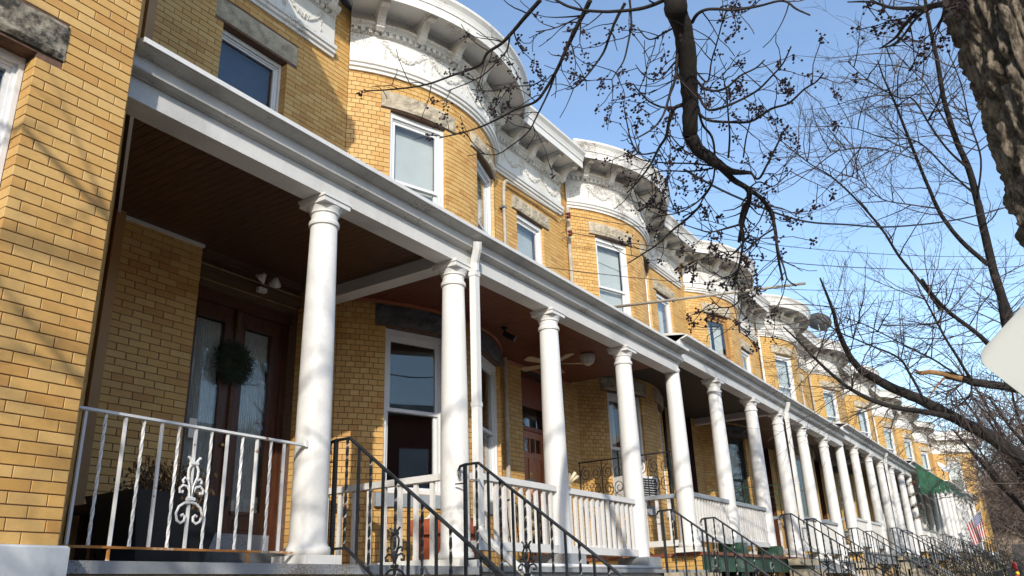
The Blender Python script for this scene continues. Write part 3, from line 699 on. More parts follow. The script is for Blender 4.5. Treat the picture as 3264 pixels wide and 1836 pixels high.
    for a, b in ((1.72, 2.12), (3.78, 4.18), (5.36, 5.76)): H.mb('pier', brickbox(a, b, 4.62, 5.0, zb, 0.213), 'green_paint' if i == 1 and a == 1.72 else ('grey_floor' if i == 0 else 'brick_far'), fl)
    H.mb('basement_wall', MB().box(0.0, PW, 5.6, 5.7, zb, 0.21), 'mortar', fl)
    # columns
    xs = (0.0, 1.92, 3.97); pst = {0: ('grey_floor', 0.42, 0.15), 1: ('green_paint', 0.38, 0.18)}.get(i)
    for j, x in enumerate(xs):
        y = 4.775; c = H.part('porch_column', cached('shaft', m_shaft), None, (x, y, 0.262))
        H.part('capital', cached('capital', m_capital), c, (x, y, 0.262))
        if pst and j: H.part('plinth', cached(('pl', i), lambda: m_plinth(pst[1], pst[2], -0.003, pst[0])), c, (x, y, 0.262))
        else: H.part('plinth', cached(('pl', 'w'), lambda: m_plinth(0.36, 0.066, -0.003, 'white_paint')), c, (x, y, 0.262))
    # wooden rails between the columns and along the party line
    cap = 'white_paint' if i in (0, 3) else 'grey_trim'
    wood_rail(H, 0.24 if i == 0 else 0.15, 1.78, 4.74, 10 if i == 0 else 13, 0.26, 'white_paint', cap)
    wood_rail(H, 2.06, 3.83, 4.74, 13 if i == 0 else 15, 0.26, 'white_paint', cap)
    wood_rail(H, 4.93, 6.55, -0.02, 8, 0.10 if i == 0 else 0.20, 'white_paint', 'white_paint' if i == 0 else 'grey_trim', along='y', top=1.12)
    # front door in its recess
    dm = ['door_orange', 'door_purple', 'mahogany'][i if i < 3 else 1 + i % 2]; fm2 = ['door_red', 'door_purple', 'mahogany'][i if i < 3 else 1 + i % 2]
    d = MB(); d.box(4.14, 4.30, 6.84, 6.90, 0.26, 3.374).box(5.20, 5.449, 6.84, 6.90, 0.26, 3.374).box(4.30, 5.20, 6.84, 6.90, 2.84, 3.374).box(4.30, 5.20, 6.84, 6.895, 2.455, 2.515)
    dr = H.mb('door', d, fm2)
    H.mb('jamb', MB().box(5.44, 5.452, 6.60, 6.84, 0.26, 3.374).box(4.138, 4.15, 6.62, 6.84, 0.26, 3.374), fm2, dr)
    H.mb('pane', MB().box(4.30, 5.20, 6.868, 6.873, 2.515, 2.84), 'glass', dr)
    lf = MB(); lf.box(4.30, 5.20, 6.872, 6.90, 0.27, 2.10).box(4.30, 5.20, 6.865, 6.90, 2.34, 2.45).box(4.30, 4.42, 6.8655, 6.90, 2.10, 2.34).box(5.08, 5.20, 6.8655, 6.90, 2.10, 2.34)
    for k in range(1, 4): lf.box(4.42 + 0.165 * k - 0.014, 4.42 + 0.165 * k + 0.014, 6.8655, 6.90, 2.10, 2.34)
    for x, w in ((4.30, 0.12), (4.69, 0.12), (5.08, 0.12)): lf.box(x, x + w, 6.860, 6.8715, 0.271, 2.10)
    for z in (0.271, 1.00, 2.02): lf.box(4.42, 4.69, 6.8605, 6.8715, z, z + 0.10).box(4.81, 5.08, 6.8605, 6.8715, z, z + 0.10)
    H.mb('door_leaf', lf, dm, dr); H.mb('pane', MB().box(4.42, 5.08, 6.884, 6.889, 2.10, 2.34), 'glass', dr)
    if i == 0:
        pl = H.mb('number_plate', MB().box(4.70, 4.765, 6.852, 6.859, 1.66, 1.80), 'brass', dr)
    # stoop with iron rails, down to the pavement
    steps(H, 4.18, 5.62, 4.50, 0.215, gz(x0 + 5) - dz)
    H.mb('landing', MB().box(4.10, 5.66, 4.30, 4.505, 0.10, 0.2135), 'step_stone')
    stair_rail(H, 4.18, 4.34, 1.00 if i == 0 else 1.02, 2.25, 0.757)
    stair_rail(H, 5.60, 4.28, 0.97 if i == 0 else 1.0, 2.25, 0.757)
    if i % 2 == 0:                                        # downspout shared at the party line
        ds = MB().tube([(0.06, 4.50, 3.47), (0.08, 4.52, 3.40), (0.115, 4.585, 3.27), (0.125, 4.59, 3.18)], 0.048, 8).box(0.085, 0.158, 4.555, 4.63, 0.62, 3.20)
        sp = H.mb('downspout', ds, 'white_paint')
        H.mb('collar', MB().box(0.078, 0.165, 4.548, 4.637, 3.12, 3.17).box(0.08, 0.163, 4.55, 4.635, 1.75, 1.79), 'white_paint', sp)
        H.mb('outlet_pipe', MB().tube([(0.12, 4.60, 0.64), (0.11, 4.50, 0.50), (0.0, 3.1, -0.55), (-0.02, 2.4, -1.1)], 0.035, 8), 'white_paint', sp)
    if i in (1, 3, 4, 6):
        H.mb('drain_pipe', MB().tube([(0.10, 6.53, 3.7), (0.10, 6.53, 6.5)], 0.035, 8), ['white_paint', 'conduit', 'limb_bark'][i % 3])
    if i < 5: H.mb('wall_pipe', MB().tube([(3.62, 6.55, 0.3), (3.62, 6.55, 3.37)], 0.035, 8), 'conduit' if i == 0 else 'black_iron')
    if i in (1, 2): H.mb('wall_pipe', MB().tube([(3.80, 6.55, 0.3), (3.80, 6.55, 3.37)], 0.035, 8), 'black_iron')
    return H
for i in range(9): row_house(i)

# ------------------------------------------------------------------ near end house: canted projecting bay and recessed entry
def polymap(pts):
    """frame along a polyline with mitred corners; u counts along the line"""
    P = [Vector((p[0], p[1], 0)) for p in pts]; cum = [0.0]
    for a, b in zip(P, P[1:]): cum.append(cum[-1] + (b - a).length)
    nr = []
    for a, b in zip(P, P[1:]):
        t = (b - a).normalized(); nr.append(Vector((t.y, -t.x, 0)))
    mit = [nr[0]] + [((nr[k] + nr[k + 1]) / (1 + nr[k].dot(nr[k + 1]))) for k in range(len(nr) - 1)] + [nr[-1]]
    def g(u, z, d):
        k = min(range(len(cum)), key=lambda j: abs(cum[j] - u)); p = P[k] + mit[k] * d
        return (p.x, p.y, z)
    g.us = cum; return g
def end_house(near):
    YB, XC, XR = 4.40, 2.416, 3.66
    XO = 0.0 if near else P0 + PW * 9 + P0                # mirror about the middle of the row
    X = lambda x: x if near else XO - x
    dz = 0.0 if near else 1.30
    H = House('end_house', 'nearest yellow brick end house with projecting bay and recessed double door' if near else 'far end house with projecting yellow brick bay at the end of the row', 'house', X(2.5), dz, 'projecting end houses')
    H.x0 = 0.0
    def fm(a, b, c, d): return flatmap(a, b, c, d) if near else flatmap(X(c), d, X(a), b)
    BF = fm(-1.2, YB, XC, YB); CA = fm(XC, YB, XR, 6.60); RE = fm(XR, 6.60, P0, 6.60); CL = fm(-2.47, 6.60, -1.2, YB)
    U = lambda g, a, b: (a, b) if near else (g.L - b, g.L - a)
    zb = gz(X(2.5)) - dz - 0.2
    o_bf = [(*U(BF, 1.6, 3.048), 1.25, 3.047), (*U(BF, 1.6, 3.048), 4.10, 6.06)]
    l_bf = [(*U(BF, 1.44, 3.20), 3.066, 3.313), (*U(BF, 1.44, 3.20), 6.08, 6.33)]
    o_ca = [] if near else [(*U(CA, 0.75, 1.65), 1.30, 3.16), (*U(CA, 0.75, 1.65), 4.10, 6.06)]
    l_ca = [] if near else [(o_ca[0][0] - 0.14, o_ca[0][1] + 0.14, 3.184, 3.44), (o_ca[0][0] - 0.14, o_ca[0][1] + 0.14, 6.08, 6.33)]
    o_re = [(*U(RE, 0.915, 1.837), 4.10, 6.07), (*U(RE, 0.96, 2.34), 0.26, 3.374)]
    l_re = [(*U(RE, 0.80, 1.985), 6.10, 6.37)]
    bk = MB(); backing(bk, CL, zb, 7.7, []); backing(bk, BF, zb, 7.7, o_bf, dep=0.24); backing(bk, CA, zb, 7.7, o_ca); backing(bk, RE, zb, 7.7, o_re, dep=0.32)
    wall = H.mb('wall', bk, 'mortar' if near else 'brick_far')
    if near:
        z0 = 0.323; groups = [(BF, brick_rects(BF, z0, 6.6, o_bf + l_bf, 0.202, 1, 0.0642)), (CA, brick_rects(CA, z0, 6.6, [], 0.208, 2, 0.0642)), (RE, brick_rects(RE, z0 - CH, 7.5, o_re + l_re, 0.208, 3))]
        allb = []
        for g, rs in groups:
            for r in rs:
                uc, zc = (r[0] + r[1]) / 2, (r[2] + r[3]) / 2; p = g(uc, zc, 0); px, py, dep = project(p)
                vis = dep > 0 and -20 < px < 3264 and -20 < py < 1836 and g is not CA and (g is BF or zc < 3.3 or zc > 5.3)
                allb.append(((r[1] - r[0]) / dep ** 2 if vis else 0.0, g, r, uc, zc))
        allb.sort(key=lambda t: -t[0])
        for a, g, r, uc, zc in allb[:300]:
            p = g(uc, zc, 0.0); H.part('brick', brick_mesh(r[1] - r[0], r[3] - r[2]), wall, (p[0], p[1], zc), g.rz(uc))
        o = H.part('brick_courses', bricks_joined('brick_courses', [(g, [t[2] for t in allb[300:] if t[1] is g]) for g, _ in groups]), wall); o['kind'] = 'stuff'
    gp = polymap([(-1.2, YB), (XC, YB), (XR, 6.60)]) if near else polymap([(X(XR), 6.60), (X(XC), YB), (X(-1.2), YB)])
    pb = MB().sweep(gp, gp.us, [(-0.1, zb), (0.06, zb), (0.06, 0.308), (0.045, 0.320), (-0.1, 0.320)])
    H.mb('plinth_course', pb, 'white_stone')
    # party corner board
    H.mb('corner_board', MB().box(min(X(3.645), X(3.735)), max(X(3.645), X(3.735)), 6.51, 6.598, 0.26, 7.6), 'tan_board')
    # rooms and roof
    rm = MB()
    for z0, z1 in ((0.3, 3.3), (3.75, 7.4)):
        a, b = sorted((X(-1.0), X(2.30))); rm.add([(a, 4.58, z0), (b, 4.58, z0), (b, 9, z0), (a, 9, z0), (a, 4.58, z1), (b, 4.58, z1), (b, 9, z1), (a, 9, z1)], [(0, 1, 2, 3), (4, 7, 6, 5), (0, 3, 7, 4), (1, 5, 6, 2), (3, 2, 6, 7)])
        a, b = sorted((X(3.80), X(6.2))); rm.add([(a, 6.93, z0), (b, 6.93, z0), (b, 9, z0), (a, 9, z0), (a, 6.93, z1), (b, 6.93, z1), (b, 9, z1), (a, 9, z1)], [(0, 1, 2, 3), (4, 7, 6, 5), (0, 3, 7, 4), (1, 5, 6, 2), (3, 2, 6, 7)])
    H.mb('room', rm, 'room')
    rf = MB(); rf.add([(X(-2.4), 6.6, 7.735), (X(-1.2), YB, 7.735), (X(XC), YB, 7.735), (X(XR), 6.6, 7.735), (X(P0), 6.6, 7.735), (X(P0), 14, 7.735), (X(-2.4), 14, 7.735)], [tuple(range(7))])
    rf.box(min(X(-2.4), X(-2.3)), max(X(-2.4), X(-2.3)), 6.6, 14, zb, 7.5); H.mb('roof', rf, 'roof_tar')
    # cornice
    gc = polymap([(-2.47, 6.60), (-1.2, YB), (XC, YB), (XR, 6.60)]) if near else polymap([(X(XR), 6.60), (X(XC), YB), (X(-1.2), YB), (X(-2.47), 6.6)])
    up = 0.008; CU2 = [(d, z + up) for d, z in CORN[:-2]] + [(0.60, 7.95), (-0.02, 7.95)]
    cb = MB().sweep(gc, gc.us, CU2); cb.sweep(RE, [0.25, RE.L - 0.13] if near else [0.13, RE.L - 0.25], CORN)
    co = H.mb('cornice', cb, 'white_worn')
    for u in (0.75, 1.3, 1.85, 2.35):
        p = RE(u if near else RE.L - u, 0, 0); H.part('bracket', cached('bracket', m_bracket), co, (p[0], p[1], 0))
    if near:
        for u in np.arange(0.3, RE.L - 0.15, 0.093):
            p = RE(u, 0, 0); H.part('dentil', CM['dentil'], co, (p[0], p[1], 0))
        for j, uc in enumerate((0.75, 1.38, 2.0)): H.mb('garland', garland_mb(RE, uc, 0.58, 40 + j), 'white_worn', co)
    else:
        for u in (0.5, 1.05, 1.6, 2.1):
            p = CA(u, up, 0); H.part('bracket', cached('bracket', m_bracket), co, (p[0], p[1], up), CA.rz(u))
        for u in (0.4, 1.0, 1.6, 2.2, 2.8, 3.4):
            p = BF(u, up, 0); H.part('bracket', cached('bracket', m_bracket), co, (p[0], p[1], up), 0)
    # windows
    window(H, BF, o_bf[0][0], o_bf[0][1], 1.25, 3.047, 'vinyl', None, 0.07); window(H, BF, o_bf[1][0], o_bf[1][1], 4.10, 6.06, 'vinyl', ('blind', 0.4))
    window(H, RE, o_re[0][0], o_re[0][1], 4.10, 6.07, 'vinyl', ('screen_blue', 0.0), 0.06)
    for u0, u1, z0, z1 in l_bf: H.mb('lintel', rock(BF, u0, u1, z0 + 0.004, z1 - 0.002, -0.14, 0.02, 77, 0.02, 40, 8), 'sooty_stone')
    H.mb('lintel', rock(RE, *l_re[0][:2], l_re[0][2] + 0.004, l_re[0][3] - 0.002, -0.12, 0.008, 5, 0.006), 'lintel_stone')
    for j, (u0, u1, z0, z1) in enumerate(l_ca): H.mb('lintel', rock(CA, u0, u1, z0, z1, -0.12, 0.02, 9 + j, 0.02), 'lintel_stone')
    for o in o_ca: window(H, CA, o[0], o[1], o[2], o[3], 'vinyl', ('blind', 0.4))
    # porch roof
    lo, hi = sorted((X(2.50), X(P0))); G = flatmap(lo, 0, hi, 0); us = [0.0, G.L]
    pr = H.mb('porch_roof', MB().sweep(G, us, EAVE), 'beam_paint')
    u2 = [0.003, G.L - 0.003]
    H.mb('drip_edge', MB().box(lo, hi, 4.448, 4.459, 3.552, 3.59), 'white_paint', pr)
    H.mb('crown_moulding', MB().sweep(G, u2, [(-4.577, 3.527), (-4.55, 3.529), (-4.505, 3.536), (-4.475, 3.549), (-4.462, 3.5495), (-4.462, 3.5565), (-4.577, 3.5565)]), 'eave_paint', pr)
    H.mb('bed_moulding', MB().sweep(G, u2, [(-4.658, 3.405), (-4.64, 3.405), (-4.632, 3.416), (-4.60, 3.420), (-4.574, 3.428), (-4.572, 3.442), (-4.658, 3.442)]), 'eave_paint', pr)
    H.mb('roof_deck', MB().add([(lo, 4.47, 3.587), (hi, 4.47, 3.587), (hi, 6.55, 3.86), (lo, 6.55, 3.86)], [(0, 1, 2, 3)]), 'shingle', pr)
    # ceiling of boards, cut along the canted wall
    def xl(y): return XC + 0.02 + (y - YB) * (XR - XC) / (6.6 - YB)
    cl = H.mb('porch_ceiling', MB().add([(X(xl(4.87) - 0.05), 4.87, 3.386), (X(6.23), 4.87, 3.386), (X(6.23), 6.62, 3.386), (X(xl(6.62) - 0.05), 6.62, 3.386)], [(0, 1, 2, 3)]), 'ceiling_brown')
    if near:
        x = 2.72
        while x < 6.20:
            x1 = min(x + 0.082, 6.225); y0, y1 = 4.872, 6.62
            ye = lambda q: min(y1, YB + (q - XC - 0.03) * (6.6 - YB) / (XR - XC))
            if ye(x1) > y0 + 0.02:
                a, b = max(ye(x), y0 + 0.005), ye(x1)
                mb = MB().add([(x, y0, 3.375), (x1 - 0.005, y0, 3.375), (x1 - 0.005, b, 3.375), (x, a, 3.375), (x, y0, 3.384), (x1 - 0.005, y0, 3.384), (x1 - 0.005, b, 3.384), (x, a, 3.384)], [(0, 1, 2, 3), (0, 4, 5, 1), (1, 5, 6, 2), (2, 6, 7, 3), (3, 7, 4, 0)])
                H.mb('ceiling_plank', mb, 'ceiling_brown', cl)
            x += 0.082
        tr = MB().tube([(2.74, 4.89, 3.362), (3.70, 6.575, 3.362)], 0.018, 4); tr.box(3.70, 4.62, 6.565, 6.597, 3.345, 3.374)
        H.mb('ceiling_trim', tr, 'white_paint', cl)
    # floor and base
    a, b = sorted((X(2.48), X(P0))); fl = H.mb('porch_floor', MB().box(a, b, 4.50, 6.62, 0.19, 0.258), 'grey_floor')
    H.mb('porch_base', MB().box(a, b, 4.56, 4.66, zb, 0.188), 'step_stone', fl)
    c = H.part('porch_column', cached('shaft', m_shaft), None, (X(4.50), 4.775, 0.262)); H.part('capital', cached('capital', m_capital), c, (X(4.50), 4.775, 0.262)); H.part('plinth', cached(('pl', 'w'), lambda: None), c, (X(4.50), 4.775, 0.262))
    return H, X, U, RE
NEAR, _, _, RE_N = end_house(True)
FAR, XF, _, _ = end_house(False)

# entry of the near end house: carved double door
H = NEAR
d = MB(); d.box(4.62, 4.70, 6.84, 6.92, 0.46, 2.92).box(5.92, 6.0, 6.84, 6.92, 0.46, 2.92).box(4.62, 6.0, 6.80, 6.90, 2.92, 3.02)
door = H.mb('double_door', d, 'mahogany', label='dark mahogany double door with lace curtained glass')
hd = MB().box(4.622, 5.998, 6.72, 6.88, 3.02, 3.10).box(4.622, 5.998, 6.66, 6.88, 3.10, 3.22).box(4.622, 5.998, 6.70, 6.88, 3.22, 3.29).box(4.622, 5.998, 6.63, 6.88, 3.29, 3.373)
H.mb('door_head', hd, 'mahogany_worn', door)
H.mb('bare_edge', MB().box(4.624, 5.996, 6.655, 6.70, 3.215, 3.232).box(4.624, 5.996, 6.715, 6.75, 3.088, 3.102), 'bare_edge', door)
for xa, xb in ((4.70, 5.302), (5.306, 5.92)):
    gl0, gl1 = xa + 0.125, xb - 0.135
    lf = MB().box(xa, gl0, 6.86, 6.91, 0.66, 2.92).box(gl1, xb, 6.86, 6.91, 0.66, 2.92).box(gl0, gl1, 6.86, 6.91, 2.77, 2.92).box(gl0, gl1, 6.86, 6.91, 0.66, 0.87)
    lf.box(gl0 - 0.01, gl1 + 0.01, 6.845, 6.862, 2.765, 2.80).box(gl0 - 0.01, gl1 + 0.01, 6.845, 6.862, 0.84, 0.875)
    lf.box(gl0 + 0.03, gl1 - 0.03, 6.852, 6.862, 0.70, 0.80)
    leaf = H.mb('door_leaf', lf, 'mahogany', door)
    H.mb('pane', MB().box(gl0, gl1, 6.880, 6.885, 0.87, 2.77), 'glass', door)
    vs = []; n = 40
    for i in range(n + 1):
        for z in (0.88, 2.76): vs.append((gl0 + (gl1 - gl0) * i / n, 6.925 + 0.008 * math.sin(i * 1.9), z))
    H.mb('lace_curtain', MB().add(vs, [(2 * i, 2 * i + 2, 2 * i + 3, 2 * i + 1) for i in range(n)]), 'lace', door)
H.mb('astragal', MB().box(5.285, 5.322, 6.835, 6.86, 0.67, 2.92).tube([(5.303, 6.83, 2.70), (5.303, 6.825, 2.90)], 0.03, 8), 'mahogany_worn', door)
H.mb('lock', MB().sphere((5.25, 6.845, 1.50), 0.022), 'brass', door)
H.mb('notice', MB().box(4.87, 4.955, 6.874, 6.877, 1.53, 1.72), 'blind', door)
H.mb('kick_plate', MB().box(4.70, 5.92, 6.85, 6.91, 0.46, 0.66), 'grey_trim', door)
H.mb('door_step', MB().box(4.62, 6.0, 6.40, 6.84, 0.26, 0.455), 'dark_stone', door)
# steps and iron
H.mb('landing', rock(flatmap(4.64, 4.56, 6.30, 4.56), 0, 1.66, 0.165, 0.262, -0.30, 0.0, 21, 0.02, 40, 5), 'step_stone')
steps(H, 4.75, 6.24, 4.53, 0.165, gz(5), 'step_stone')
stair_rail(H, 4.75, 4.624, 1.219, 2.35, 0.757)
stair_rail(H, 6.20, 4.41, 1.157, 2.25, 0.757)
ir = H.mb('iron_railing', MB().box(2.50, 4.37, 4.70, 4.738, 1.117, 1.133), 'white_iron', label='white wrought iron railing with rusty lower bar')
H.mb('bottom_bar', MB().box(2.50, 4.30, 4.707, 4.733, 0.338, 0.352), 'rusty_iron', ir)
for k, x in enumerate((2.637, 2.765, 2.895, 3.021, 3.149, 3.276, 3.403, 3.529, 3.659, 3.788, 3.915, 4.044, 4.167)):
    me = cached(('wb', k % 2), lambda: (iron_bar(MB(), (0, 0, 0.352), (0, 0, 1.115), 0.0088) if k % 2 == 0 else twisted(MB(), (0, 0, 0.352), (0, 0, 1.115), 0.0085)).mesh('baluster', 'white_iron'))
    H.part('baluster', me, ir, (x, 4.72, 0))
for x in (2.895, 3.903): H.mb('foot', MB().tube([(x, 4.72, 0.335), (x, 4.72, 0.275), (x, 4.72, 0.258)], [0.011, 0.012, 0.022], 6), 'rusty_iron', ir)
H.mb('scroll', fleur(MB(), (3.403, 4.705, 0.655), (1, 0, 0), (0, 0, 1), 0.85, 0.0085, 6), 'white_iron', ir)
H.mb('bracket_end', MB().box(4.352, 4.372, 4.69, 4.70, 1.11, 1.16), 'white_iron', ir)
# security lamps above the door
lm = H.mb('floodlight', MB().box(5.33, 5.44, 6.58, 6.63, 3.10, 3.15), 'lamp_white')
for x in (5.27, 5.48):
    q = MB().lathe([(0.02, 0.09), (0.035, 0.06), (0.062, 0.02), (0.068, 0.0), (0.060, 0.006), (0.03, 0.012)], n=14)
    o = H.part('lamp_head', cached(('fl',), lambda: q.mesh('lamp_head', 'lamp_white', True)), lm, (x, 6.52, 3.19)); o.rotation_euler = (0.7, (x - 5.375) * -4.5, 0)

# far end house: simple porch with railings
H = FAR
a, b = sorted((XF(4.6), XF(6.2))); steps(H, a, b, 4.5, 0.19, gz(60) - 1.3)
stair_rail(H, a + 0.02, 4.3, 1.1, 2.25, 0.757); stair_rail(H, b - 0.02, 4.3, 1.1, 2.25, 0.757)
wood_rail(H, min(XF(2.6), XF(4.35)), max(XF(2.6), XF(4.35)), 4.72, 14, 0.26)
H.mb('door', MB().box(min(XF(4.7), XF(5.9)), max(XF(4.7), XF(5.9)), 6.85, 6.9, 0.3, 3.37), 'mahogany')

# ------------------------------------------------------------------ trees
def smooth_path(pts, per=5):
    P = [Vector(p) for p in pts]
    if len(P) < 3: return P
    out = []
    for i in range(len(P) - 1):
        p0, p1, p2, p3 = P[max(i - 1, 0)], P[i], P[i + 1], P[min(i + 2, len(P) - 1)]
        for k in range(per):
            t = k / per; out.append(0.5 * ((2 * p1) + (p2 - p0) * t + (2 * p0 - 5 * p1 + 4 * p2 - p3) * t * t + (3 * p1 - p0 - 3 * p2 + p3) * t ** 3))
    return out + [P[-1]]
class Tree:
    def __init__(s, seed, rmin=0.0011): s.rmin = rmin; s.limb = MB(); s.twig = MB(); s.berry = MB(); s.r = random.Random(seed); s.paths = []
    def add_limb(s, pts, r0, r1, big=True, n=7, per=5):
        P = smooth_path(pts, per); m = len(P); L = [r0 + (r1 - r0) * i / (m - 1) for i in range(m)]
        r = s.r
        P = [p + Vector((r.uniform(-1, 1), r.uniform(-1, 1), r.uniform(-1, 1))) * (0.06 * L[i]) for i, p in enumerate(P)]
        (s.limb if big else s.twig).tube(P, [q * r.uniform(0.96, 1.05) for q in L], n); s.paths.append((P, L)); return P, L
    def grow(s, p, d, L, r, depth, droop=0.0, up=0.0, wob=0.25, kids=(2, 4), seg=5, cluster=0.0, ratio=0.6, spread=0.9):
        R = s.r; pts = [Vector(p)]; d = Vector(d).normalized(); rs = [r]
        for i in range(seg):
            d = (d + Vector((R.gauss(0, wob), R.gauss(0, wob), R.gauss(0, wob) - droop * (1 - i / seg) + up * (i / seg))) * 0.5).normalized()
            pts.append(pts[-1] + d * (L / seg)); rs.append(max(s.rmin, r * (1 - 0.7 * (i + 1) / seg)))
        s.twig.tube(pts, rs, 4 if r > 0.006 else 3, False)
        if cluster and R.random() < cluster: s.cluster(pts[-1], d)
        if depth > 0:
            for k in range(R.randint(*kids)):
                j = R.randint(1, seg); q = pts[j]; t = (pts[j] - pts[j - 1]).normalized()
                ax = t.cross(Vector((R.gauss(0, 1), R.gauss(0, 1), R.gauss(0, 1))))
                if ax.length < 1e-3: continue
                nd = (t * (1 - spread * 0.45) + ax.normalized() * spread * 0.75).normalized()
                s.grow(q, nd, L * ratio * R.uniform(0.6, 1.2), max(s.rmin, rs[j] * 0.7), depth - 1, droop, up, wob, kids, max(3, seg - 1), cluster, ratio, spread)
    def cluster(s, p, d):
        R = s.r
        for k in range(R.randint(6, 14)):
            q = Vector(p) + Vector((R.gauss(0, 0.013), R.gauss(0, 0.013), R.gauss(-0.006, 0.017)))
            if R.random() < 0.5: s.twig.tube([p, q], [0.0013, 0.001], 3, False)
            s.berry.blob(q, R.uniform(0.0055, 0.0092))
    def sprout(s, P, Lr, n, length, depth, **kw):
        R = s.r; r0 = kw.pop('r', None); t0 = kw.pop('t0', 0.1)
        for k in range(n):
            i = int(R.uniform(t0, 0.999) * (len(P) - 1)); t = (P[min(i + 1, len(P) - 1)] - P[max(i - 1, 0)]).normalized()
            ax = t.cross(Vector((R.gauss(0, 1), R.gauss(0, 1), R.gauss(0, 1))))
            if ax.length < 1e-3: continue
            dd = (t * 0.5 + ax.normalized() * 0.85)
            s.grow(P[i], dd, length * R.uniform(0.5, 1.25), r0 or max(s.rmin * 1.5, min(0.008, Lr[i] * 0.5)), depth, **kw)

def trunk_mesh(path, radii, nseg=72, nlen=150, amp=0.035, seed=1):
    """trunk with deep plated bark, ridged in the mesh"""
    P = smooth_path(path, 10); cum = [0.0]
    for a, b in zip(P, P[1:]): cum.append(cum[-1] + (b - a).length)
    V = []; L = cum[-1]; rc = np.linspace(0, L, len(radii))
    for i in range(nlen + 1):
        s = L * i / nlen; k = min(len(P) - 2, max(0, next((j for j in range(len(cum) - 1) if cum[j + 1] >= s), len(cum) - 2)))
        t = (s - cum[k]) / max(1e-6, cum[k + 1] - cum[k]); p = P[k].lerp(P[k + 1], t); r = float(np.interp(s, rc, radii))
        for j in range(nseg):
            a = 2 * PI * j / nseg; ux, uy = math.cos(a), math.sin(a)
            wv = Vector((mnoise.noise(Vector((ux * 4, uy * 4, s * 5))), mnoise.noise(Vector((ux * 4, uy * 4, s * 5 + 9))), 0)) * 0.35
            q0 = Vector((ux * r, uy * r, s))
            dd, _pp = mnoise.voronoi(Vector((q0.x * 23, q0.y * 23, s * 4.2 + seed)) + wv * 1.6); e = dd[1] - dd[0]
            d3, _pp = mnoise.voronoi(Vector((q0.x * 60, q0.y * 60, s * 22 + seed)) + wv); e3 = d3[1] - d3[0]
            fb = mnoise.fractal(Vector((q0.x * 30, q0.y * 30, s * 12)), 0.8, 2.2, 5)
            h = amp * (1.2 * min(1.0, e * 2.3) ** 0.75 + 0.25 * min(1.0, e3 * 2.2) + 0.5 * fb * min(1, e * 2.5) - 0.6) + 0.07 * r * mnoise.noise(Vector((ux * 2, uy * 2, s * 1.6)))
            V.append((p.x + ux * (r + h - amp * 0.6), p.y + uy * (r + h - amp * 0.6), p.z))
    Q = np.array([(i * nseg + j, i * nseg + (j + 1) % nseg, (i + 1) * nseg + (j + 1) % nseg, (i + 1) * nseg + j) for i in range(nlen) for j in range(nseg)])
    me = np_mesh('trunk', V, Q, 'bark'); me.polygons.foreach_set('use_smooth', [True] * len(me.polygons)); return me
def tree_obj(T, name, label, base, cat='tree', group=None, trunk=None, twm='twig', limbm='limb_bark'):
    root = thing(name, label, cat, base, group)
    if trunk: link('trunk', trunk, root)
    if T.limb.v: link('limb', T.limb.mesh('limb', limbm, True), root)
    tw = link('crown', T.twig.mesh('crown', twm), root)
    if T.berry.v: link('berries', T.berry.mesh('berries', 'berry'), tw)['kind'] = 'stuff'
    return root
S = lambda pts, d0, d1: [at(1500 + x / 2.07, y / 2.07, d0 + (d1 - d0) * i / (len(pts) - 1)) for i, (x, y) in enumerate(pts)]
C5 = lambda pts, d0, d1: [at(2000 + x / 2.8986, 650 + y / 2.8986, d0 + (d1 - d0) * i / (len(pts) - 1)) for i, (x, y) in enumerate(pts)]
C6 = lambda pts, d0, d1: [at(2600 + x / 2.8976, 1000 + y / 2.8976, d0 + (d1 - d0) * i / (len(pts) - 1)) for i, (x, y) in enumerate(pts)]
TT = lambda pts, d0, d1: [at(2176 + x / 1.578, y / 1.578, d0 + (d1 - d0) * i / (len(pts) - 1)) for i, (x, y) in enumerate(pts)]

# the near street tree: trunk at the right, limb arching overhead and hanging into view, dark seed clusters
T = Tree(11, 0.0023); g0 = gz(3)
trunk = trunk_mesh([(3.44, -0.52, g0 - 0.1), (3.40, -0.43, 0.0), (3.33, -0.335, 1.0), (3.24, -0.285, 1.7), (3.17, -0.265, 2.4), (3.12, -0.27, 3.3), (3.05, -0.25, 4.3)], [0.36, 0.27, 0.245, 0.235, 0.235, 0.24, 0.22], 240, 700, 0.044)
main = S([(1340, -60), (1350, 60), (1400, 200), (1430, 400), (1445, 600), (1450, 800), (1445, 890), (1500, 985), (1560, 1030), (1640, 1090), (1720, 1130), (1850, 1140)], 4.15, 4.4)
over = [Vector((3.05, -0.25, 4.2)), Vector((3.0, 0.2, 4.75)), Vector((2.95, 0.7, 4.7)), Vector((3.0, 0.98, 3.8))]
T.add_limb(over + main[:7], 0.062, 0.036, n=14); T.add_limb(main[6:10], 0.037, 0.028, n=12); T.add_limb(main[9:], 0.026, 0.009, n=8)
